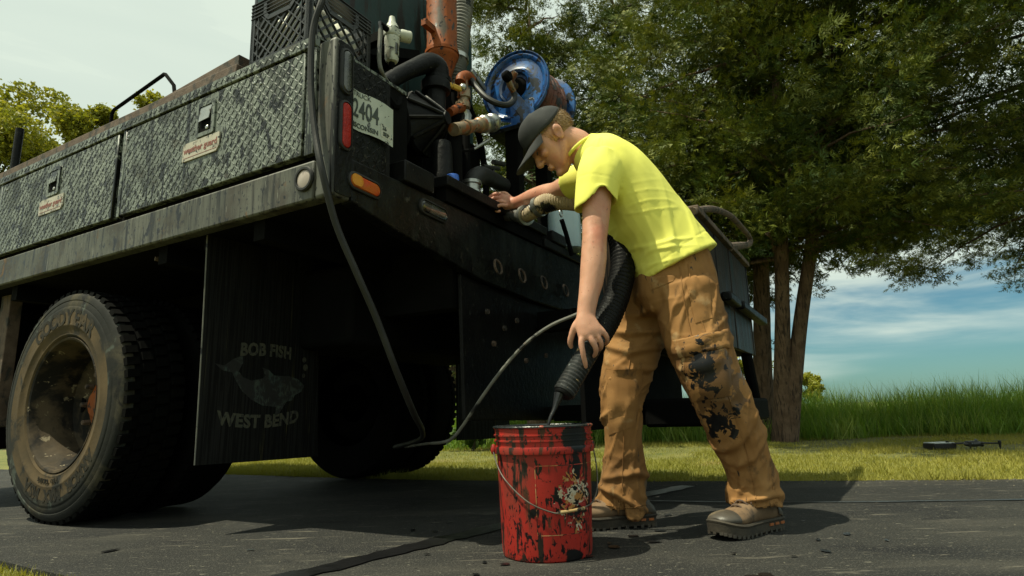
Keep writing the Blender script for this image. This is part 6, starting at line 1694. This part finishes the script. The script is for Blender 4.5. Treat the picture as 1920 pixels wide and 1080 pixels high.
def cedar(name, label, base, top, rad, zlow, nbranch, per, seed, group, stems=None, squash=1.0, lean=(0, 0), fine=1.0):
    """per: sprays on one bough clump"""
    r = np.random.default_rng(seed)
    e = empty(name, base); tag(e, label, 'tree', group)
    H = top
    stems = stems or [((0, 0), (lean[0], lean[1]), 0.10)]
    for k, (b0, b1, r0) in enumerate(stems):
        pts = []
        for i in range(7):
            t = i / 6
            pts.append((b0[0] + (b1[0] - b0[0]) * t ** 1.2 + 0.06 * math.sin(3 * t + seed + k), b0[1] + (b1[1] - b0[1]) * t + 0.05 * math.cos(4 * t + seed), H * 0.93 * t - 0.03))
        trunk_tube(pts, [r0 * 1.45, r0 * 1.05, r0 * 0.9, r0 * 0.75, r0 * 0.55, r0 * 0.35, r0 * 0.1], 12, seed + k).build('trunk', MT['cedarbark'], e)
    pos, zd, sz, tn = [], [], [], []
    lb = MB()
    for i in range(nbranch):
        t = r.random() ** 1.2
        z = zlow + (H - zlow) * t
        az = r.uniform(0, 2 * PI)
        sti = stems[r.integers(len(stems))]
        tt = z / H
        ax_ = nv(sti[0][0] + (sti[1][0] - sti[0][0]) * tt ** 1.2, sti[0][1] + (sti[1][1] - sti[0][1]) * tt, z)
        prof_ = min(1.0, 0.66 + 0.9 * t / 0.35) * (1 - 0.62 * max(0, (t - 0.45) / 0.55))
        rl = rad * prof_ * r.uniform(0.60, 1.12)
        d = nv(math.cos(az), math.sin(az) * squash, 0)
        rise = r.uniform(-0.05, 0.30); droop = r.uniform(0.10, 0.34)
        n_ = 9
        P = [ax_ + d * rl * (k / n_) + nv(0, 0, rl * (rise * k / n_ - droop * (k / n_) ** 2.2)) + r.normal(size=3) * 0.02 * k / n_ for k in range(n_ + 1)]
        if i % 2 == 0 and rl > 0.5:
            lb.tube([tuple(p) for p in P], [0.026 * (1 - 0.85 * k / n_) for k in range(n_ + 1)], 5)
        nb_ = max(3, int(5.0 * rl))
        for c in range(nb_):
            s_ = 1.0 if c == 0 else r.beta(2.0, 1.0)
            q = s_ * n_; i0 = min(int(q), n_ - 1); f_ = q - i0
            cp_ = P[i0] * (1 - f_) + P[i0 + 1] * f_ + r.normal(size=3) * nv(0.14, 0.14, 0.05) * (0.4 + rl * 0.5)
            br = r.uniform(0.12, 0.24)
            out = d + r.normal(size=3) * nv(0.55, 0.55, 0.15); out /= np.linalg.norm(out)
            ton = r.normal(0.30, 0.22)
            m_ = int(per * 1.6 * r.uniform(0.6, 1.4))
            g = r.normal(size=(m_, 3)); g /= np.linalg.norm(g, axis=1, keepdims=True); g *= (r.random(m_) ** 0.5)[:, None] * br
            g = g * nv(1.15, 1.15, 0.55) + out * (r.random(m_) * br * 1.1)[:, None]
            pos.append(cp_ + g)
            zz = out * 0.8 + g / br * 0.65 + nv(0, 0, -0.12) + r.normal(size=(m_, 3)) * 0.28
            zd.append(zz); sz.append(r.uniform(0.07, 0.14, m_) * fine); tn.append(np.clip(ton + r.normal(0, 0.16, m_), 0, 1))
    # shaded inner twigs close to the stem
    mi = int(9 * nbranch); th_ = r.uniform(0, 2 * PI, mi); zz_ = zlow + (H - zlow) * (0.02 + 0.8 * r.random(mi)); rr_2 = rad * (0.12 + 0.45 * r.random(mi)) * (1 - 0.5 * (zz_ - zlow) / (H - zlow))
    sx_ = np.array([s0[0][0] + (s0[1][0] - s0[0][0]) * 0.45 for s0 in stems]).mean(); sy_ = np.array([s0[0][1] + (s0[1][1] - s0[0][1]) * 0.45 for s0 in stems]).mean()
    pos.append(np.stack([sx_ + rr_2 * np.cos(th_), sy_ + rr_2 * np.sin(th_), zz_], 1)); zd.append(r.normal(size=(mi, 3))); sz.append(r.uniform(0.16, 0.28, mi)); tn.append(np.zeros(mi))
    if lb.v: q = lb.build('limbs', MT['cedarbark'], e); q['kind'] = 'stuff'
    pos = np.concatenate(pos)
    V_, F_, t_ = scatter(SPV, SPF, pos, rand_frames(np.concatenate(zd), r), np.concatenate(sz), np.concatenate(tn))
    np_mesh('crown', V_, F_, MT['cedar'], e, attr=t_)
    return e
def gnd(px, Y): 
    p = at(px, 700, Y); return Vector((p.x, Y, -0.022))
GC = 'cedars along the field edge'
cedar('cedar_tree', 'sunlit cedar standing directly behind the blue hose reel', gnd(1012, 8.3), 7.0, 1.30, 0.9, 150, 26, 11, GC)
cedar('cedar_tree', 'dense cedar rising behind the yellow shirt of the man', gnd(1195, 8.7), 7.2, 1.45, 1.0, 160, 26, 12, GC)
cedar('cedar_tree', 'cedar with the single dark trunk just beyond the plank tub', gnd(1416, 8.0), 7.4, 1.85, 2.2, 180, 26, 13, GC, squash=1.2, stems=[((0, 0), (0.05, -1.2), 0.105)])
cedar('cedar_tree', 'cedar with two leaning trunks joined at the foot', gnd(1446, 7.45), 7.2, 2.3, 2.1, 215, 30, 14, GC, fine=0.85, squash=1.25, stems=[((0.0, 0.05), (0.12, -1.5), 0.085), ((0.05, -0.03), (1.5, -1.3), 0.08)])
cedar('cedar_tree', 'broad overhanging cedar whose boughs close the right edge of the picture', gnd(2030, 7.2), 7.6, 3.3, 2.5, 200, 29, 15, GC, fine=0.85, squash=1.2, lean=(-0.4, -1.2))
cedar('cedar_tree', 'dim cedar glimpsed between the grey corrugated hose and the blue reel', gnd(850, 10.5), 8.4, 1.35, 1.0, 80, 18, 16, GC)

# broadleaf trees beyond the truck
def leaf_cluster(k=6, seed=1):
    r = np.random.default_rng(seed); vs, fs = [], []
    for i in range(k):
        c = r.normal(size=3) * nv(0.45, 0.45, 0.35); d = r.normal(size=3); d /= np.linalg.norm(d); h = np.cross(d, r.normal(size=3)); h /= np.linalg.norm(h)
        nrm = np.cross(d, h); l_, w_ = 0.34, 0.22; o = len(vs)
        vs += [c - d * l_, c + h * w_ + nrm * 0.05 - d * 0.04, c + d * l_, c - h * w_ + nrm * 0.05 - d * 0.04]
        fs.append((o, o + 1, o + 2, o + 3))
    return np.array(vs), np.array(fs)
LCV, LCF = leaf_cluster()
def broadleaf(name, label, base, crown_c, crown_r, n, seed, m, bark, group=None, size=(0.09, 0.18), cat='tree', trunk_r=0.14, blobs=26):
    r = np.random.default_rng(seed); e = empty(name, base); tag(e, label, cat, group)
    cc = nv(*crown_c); cr_ = nv(*crown_r)
    trunk_tube([(0, 0, -0.05), (0.05, 0, cc[2] * 0.4), (cc[0] * 0.6, cc[1] * 0.6, cc[2] * 0.75), tuple(cc + nv(0, 0, cr_[2] * 0.5))], [trunk_r * 1.2, trunk_r, trunk_r * 0.7, trunk_r * 0.15], 10, seed).build('trunk', bark, e)
    lb = MB(); pos, tn, sz = [], [], []
    for i in range(blobs):
        d = r.normal(size=3); d /= np.linalg.norm(d); q = cc + d * cr_ * r.uniform(0.35, 0.92)
        lb.tube([tuple(nv(0.6 * cc[0], 0.6 * cc[1], cc[2] - cr_[2] * 0.55)), tuple((cc + q) / 2 - nv(0, 0, 0.1 * cr_[2])), tuple(q)], [trunk_r * 0.35, trunk_r * 0.2, trunk_r * 0.05], 5)
        k = int(n / blobs * r.uniform(0.6, 1.4)); br = cr_.mean() * r.uniform(0.16, 0.36)
        g = r.normal(size=(k, 3)); g /= np.linalg.norm(g, axis=1, keepdims=True); g *= (r.random(k) ** 0.45)[:, None] * br
        g[:, 2] *= 0.7
        pos.append(q + g); tn.append(np.clip(r.normal(0.4, 0.28, k), 0, 1)); sz.append(r.uniform(*size, k))
    q = lb.build('limbs', bark, e); q['kind'] = 'stuff'
    pos = np.concatenate(pos); V_, F_, t_ = scatter(LCV, LCF, pos, rand_frames(r.normal(size=pos.shape), r), np.concatenate(sz), np.concatenate(tn))
    np_mesh('crown' if cat == 'tree' else 'foliage', V_, F_, m, e, attr=t_)
    return e
broadleaf('maple_tree', 'yellow-green maple at the picture edge behind the stub post', (-13.5, 14.5, -0.022), (0.2, 0, 6.9), (2.4, 2.4, 2.9), 9000, 21, MT['maple'], MT['maplebark'], 'maples beyond the truck', blobs=40)
broadleaf('maple_tree', 'smaller yellow-green maple showing behind the bent grab rod', (-9.3, 13.5, -0.022), (0.35, 0, 6.55), (1.35, 1.3, 2.1), 5200, 22, MT['maple'], MT['maplebark'], 'maples beyond the truck', blobs=26)
p = at(1516, 730, 25); broadleaf('bush', 'distant yellow-green bush above the tall grass beside the twin trunks', (p.x, 25, -0.022), (0, 0, 1.05), (1.0, 0.9, 0.72), 1500, 23, MT['maple'], MT['maplebark'], size=(0.10, 0.18), cat='bush', trunk_r=0.06, blobs=18)
p = at(1388, 700, 20); broadleaf('bush', 'pale bush seen through the gap between plank tub and dark trunk', (p.x, 20, -0.022), (0, 0, 1.3), (0.9, 0.9, 1.2), 1600, 24, MT['maple'], MT['maplebark'], size=(0.10, 0.18), cat='bush', trunk_r=0.06, blobs=18)
p = at(882, 800, 7.6); broadleaf('shrub', 'leafy green shrub seen under the truck beside the bucket', (p.x, 7.6, -0.022), (0, 0, 0.30), (0.34, 0.3, 0.28), 700, 25, MT['shrub'], MT['maplebark'], size=(0.07, 0.12), cat='shrub', trunk_r=0.02, blobs=12)
p = at(1105, 700, 8.6); broadleaf('shrub', 'green shrub low between the bucket and the legs of the man', (p.x, 8.6, -0.022), (0, 0, 0.45), (0.5, 0.4, 0.42), 900, 26, MT['shrub'], MT['maplebark'], size=(0.07, 0.12), cat='shrub', trunk_r=0.02, blobs=12)

# tall grass
def blade(levels=4, w_=0.5, bend=0.35):
    vs = []
    for i in range(levels):
        t = i / levels; x = bend * t ** 2; ww = w_ * (1 - 0.7 * t)
        vs += [nv(-ww, x, t * (1 - 0.12 * t)), nv(ww, x, t * (1 - 0.12 * t))]
    vs.append(nv(0, bend, 0.88)); k = len(vs) - 1
    fs = []
    for i in range(levels - 1): fs += [(2 * i, 2 * i + 1, 2 * i + 3), (2 * i, 2 * i + 3, 2 * i + 2)]
    fs.append((2 * levels - 2, 2 * levels - 1, k))
    return np.array(vs), np.array(fs)
BV, BF = blade(3, 1.0, 0.42)
def edge_y(x): return 7.75 - 0.10 * (x - 2) + 0.18 * np.sin(x * 1.7) + 0.12 * np.sin(x * 4.1 + 1)
n = 54000
gx = rng.uniform(-7, 15, n); gy = edge_y(gx) + rng.gamma(1.3, 1.6, n)
clump = vnoise(np.stack([gx * 0.9, gy * 0.9, gx * 0], 1), 31)
clump2 = vnoise(np.stack([gx * 3, gy * 3, gx * 0], 1), 33)
front = np.clip((gy - edge_y(gx)) / 0.9, 0.45, 1)
hh = (0.46 + 0.30 * clump + 0.14 * clump2) * rng.uniform(0.6, 1.18, n) * front
pos = np.stack([gx, gy, np.full(n, -0.03)], 1)
tilt = rng.normal(size=(n, 3)) * nv(0.26, 0.26, 0); tilt[:, 2] = 1
wd = rng.uniform(0.0035, 0.0075, n)
V_, F_, t_ = scatter(BV, BF, pos, rand_frames(tilt, rng), np.stack([wd, hh * rng.uniform(0.2, 1.3, n), hh], 1), np.clip(rng.normal(0.22, 0.22, n) + 0.35 * (clump2 > 0.72), 0, 1))
tag(np_mesh('tall_grass', V_, F_, MT['tallgrass'], attr=t_), 'uncut tall green grass along the field edge', 'grass', kind='stuff')
# seed stalks
n = 420
gx = rng.uniform(-2, 11, n); gy = edge_y(gx) + rng.uniform(0.3, 2.5, n); hh = rng.uniform(0.75, 1.0, n)
tilt = rng.normal(size=(n, 3)) * nv(0.13, 0.13, 0); tilt[:, 2] = 1
V_, F_, t_ = scatter(BV, BF, np.stack([gx, gy, np.full(n, -0.03)], 1), rand_frames(tilt, rng), np.stack([np.full(n, 0.003), hh * 0.3, hh], 1), np.ones(n))
tag(np_mesh('seed_stalks', V_, F_, MT['tallgrass'], attr=t_), 'pale seed stalks standing above the tall grass', 'grass', kind='stuff')

# mown lawn
fe = np.array(far_edge)
def lawn_blades(name, gx, gy, h0, h1, label):
    n = len(gx); hh = rng.uniform(h0, h1, n) * (0.7 + 0.6 * vnoise(np.stack([gx * 5, gy * 5, gx * 0], 1), 41))
    tilt = rng.normal(size=(n, 3)) * nv(0.45, 0.45, 0); tilt[:, 2] = 1
    tv = np.array([(-1, 0, 0), (1, 0, 0), (0.2, 0.5, 1.0)], float); tf = np.array([(0, 1, 2)])
    pt = vnoise(np.stack([gx * 1.2, gy * 1.2, gx * 0], 1), 44)
    V_, F_, t_ = scatter(tv, tf, np.stack([gx, gy, np.full(n, -0.024)], 1), rand_frames(tilt, rng), np.stack([np.full(n, 0.0028), hh, hh], 1), np.clip(rng.normal(0.25, 0.2, n) + 0.8 * (pt - 0.45), 0, 1))
    tag(np_mesh(name, V_, F_, MT['lawn'], attr=t_), label, 'grass', kind='stuff')
n = 230000
gx = rng.uniform(-5, 9, n); e0 = np.interp(gx, fe[:, 0], fe[:, 1]); gy = e0 - 0.015 + (edge_y(gx) + 0.4 - e0) * rng.random(n) ** 1.5 + 0.02 * rng.normal(size=n)
bare = vnoise(np.stack([gx * 1.6, gy * 1.6, gx * 0], 1), 52)
kp = (gy > e0 - 0.02) & ~((bare > 0.68) & (gy > e0 + 1.6) & (rng.random(n) < 0.85))
lawn_blades('lawn', gx[kp], gy[kp], 0.022, 0.045, 'mown yellow-green lawn between driveway and tall grass')
ne = np.array(near_edge)[::-1]
n = 9000
gx = rng.uniform(-2.6, -0.7, n); e0 = np.interp(gx, ne[:, 0], ne[:, 1]); gy = e0 + 0.01 - rng.random(n) * 0.5
lawn_blades('lawn_fringe', gx, gy, 0.015, 0.032, 'fringe of lawn at the near corner of the driveway')

# ragged longer tufts and loose grit along the driveway edges
n = 9000
gx = rng.uniform(-4, 8, n); e0 = np.interp(gx, fe[:, 0], fe[:, 1]); cl = vnoise(np.stack([gx * 6, gx * 0, gx * 0], 1), 61)
kp = cl > 0.42
lawn_blades('lawn_tufts', gx[kp], (e0 + np.abs(rng.normal(0, 0.035, n)) - 0.02)[kp], 0.04, 0.085, 'longer grass tufts lapping over the edge of the asphalt')
n = 1500
gx = rng.uniform(-2.6, 4.5, n); e0 = np.interp(gx, fe[:, 0], fe[:, 1]); e1 = np.interp(gx, ne[:, 0], ne[:, 1])
u_ = rng.random(n); gy = np.where(u_ < 0.5, e0 - np.abs(rng.normal(0, 0.10, n)), e1 + 0.02 + rng.random(n) * (e0 - e1))
tv = np.array([(-1, -0.7, 0), (1, -0.6, 0), (0.1, 1, 0), (0.1, -0.1, 0.9)], float); tf = np.array([(0, 1, 3), (1, 2, 3), (2, 0, 3)])
V_, F_, t_ = scatter(tv, tf, np.stack([gx, gy, np.full(n, 0.0005)], 1), rotz_np(rng.uniform(0, 6.28, n)), rng.uniform(0.001, 0.0036, n) * (1 + (u_ < 0.5) * 0.7))
tag(np_mesh('grit', V_, F_, mat('grit_stone', (0.06, 0.055, 0.042), (0.13, 0.12, 0.09), 40, 0.9, bump=0)), 'loose pale grit scattered over the asphalt', 'gravel', kind='stuff')

# drone and its case on the lawn
dc = ground_at(1826, 838); dr = empty('drone', (dc.x, dc.y, -0.02), math.radians(12)); dr.scale = (0.72, 0.72, 0.62); tag(dr, 'small grey quadcopter drone parked on the lawn', 'drone')
MT['drone'] = mat('drone_grey', (0.02, 0.021, 0.022), (0.035, 0.036, 0.037), 20, 0.45)
b = MB(); b.ell((0, 0, 0.075), (0.13, 0.055, 0.042), None, 16, 10); b.box((-0.02, 0, 0.10), (0.14, 0.06, 0.03)); b.build('body', MT['drone'], dr)
b = MB(); b.ell((0.115, 0, 0.055), (0.03, 0.028, 0.026), None, 12, 8); b.build('camera_ball', MT['rubber'], dr)
for sx, sy in ((1, 1), (1, -1), (-1, 1), (-1, -1)):
    b = MB(); b.tube([(0.07 * sx, 0.04 * sy, 0.085), (0.21 * sx, 0.15 * sy, 0.08)], [0.014, 0.010], 8); b.build('arm', MT['drone'], dr)
    b = MB(); b.lathe([(0.0, 0.115), (0.016, 0.112), (0.018, 0.09), (0.014, 0.07), (0.006, 0.0)], 12, Matrix.Translation((0.21 * sx, 0.15 * sy, 0))); b.build('motor', MT['rubber'], dr)
    a_ = 0.5 * sx + 0.3 * sy
    b = MB(); b.box((0.21 * sx, 0.15 * sy, 0.118), (0.26, 0.022, 0.003), Matrix.Rotation(a_, 3, 'Z')); b.build('propeller', MT['rubber'], dr, smooth=False)
cs = ground_at(1762, 838); ce = empty('flat_case', (cs.x, cs.y, -0.02), math.radians(4)); tag(ce, 'small flat dark case with pale lid on the lawn beside the drone', 'case')
b = MB(); b.box((0, 0, 0.028), (0.20, 0.15, 0.045)); b.build('case_body', MT['rubber'], ce, bevel=0.006)
b = MB(); b.box((0, 0, 0.056), (0.185, 0.14, 0.008)); b.build('case_lid', mat('case_pale', (0.42, 0.46, 0.45), (0.5, 0.53, 0.52), 10, 0.4), ce, bevel=0.003)
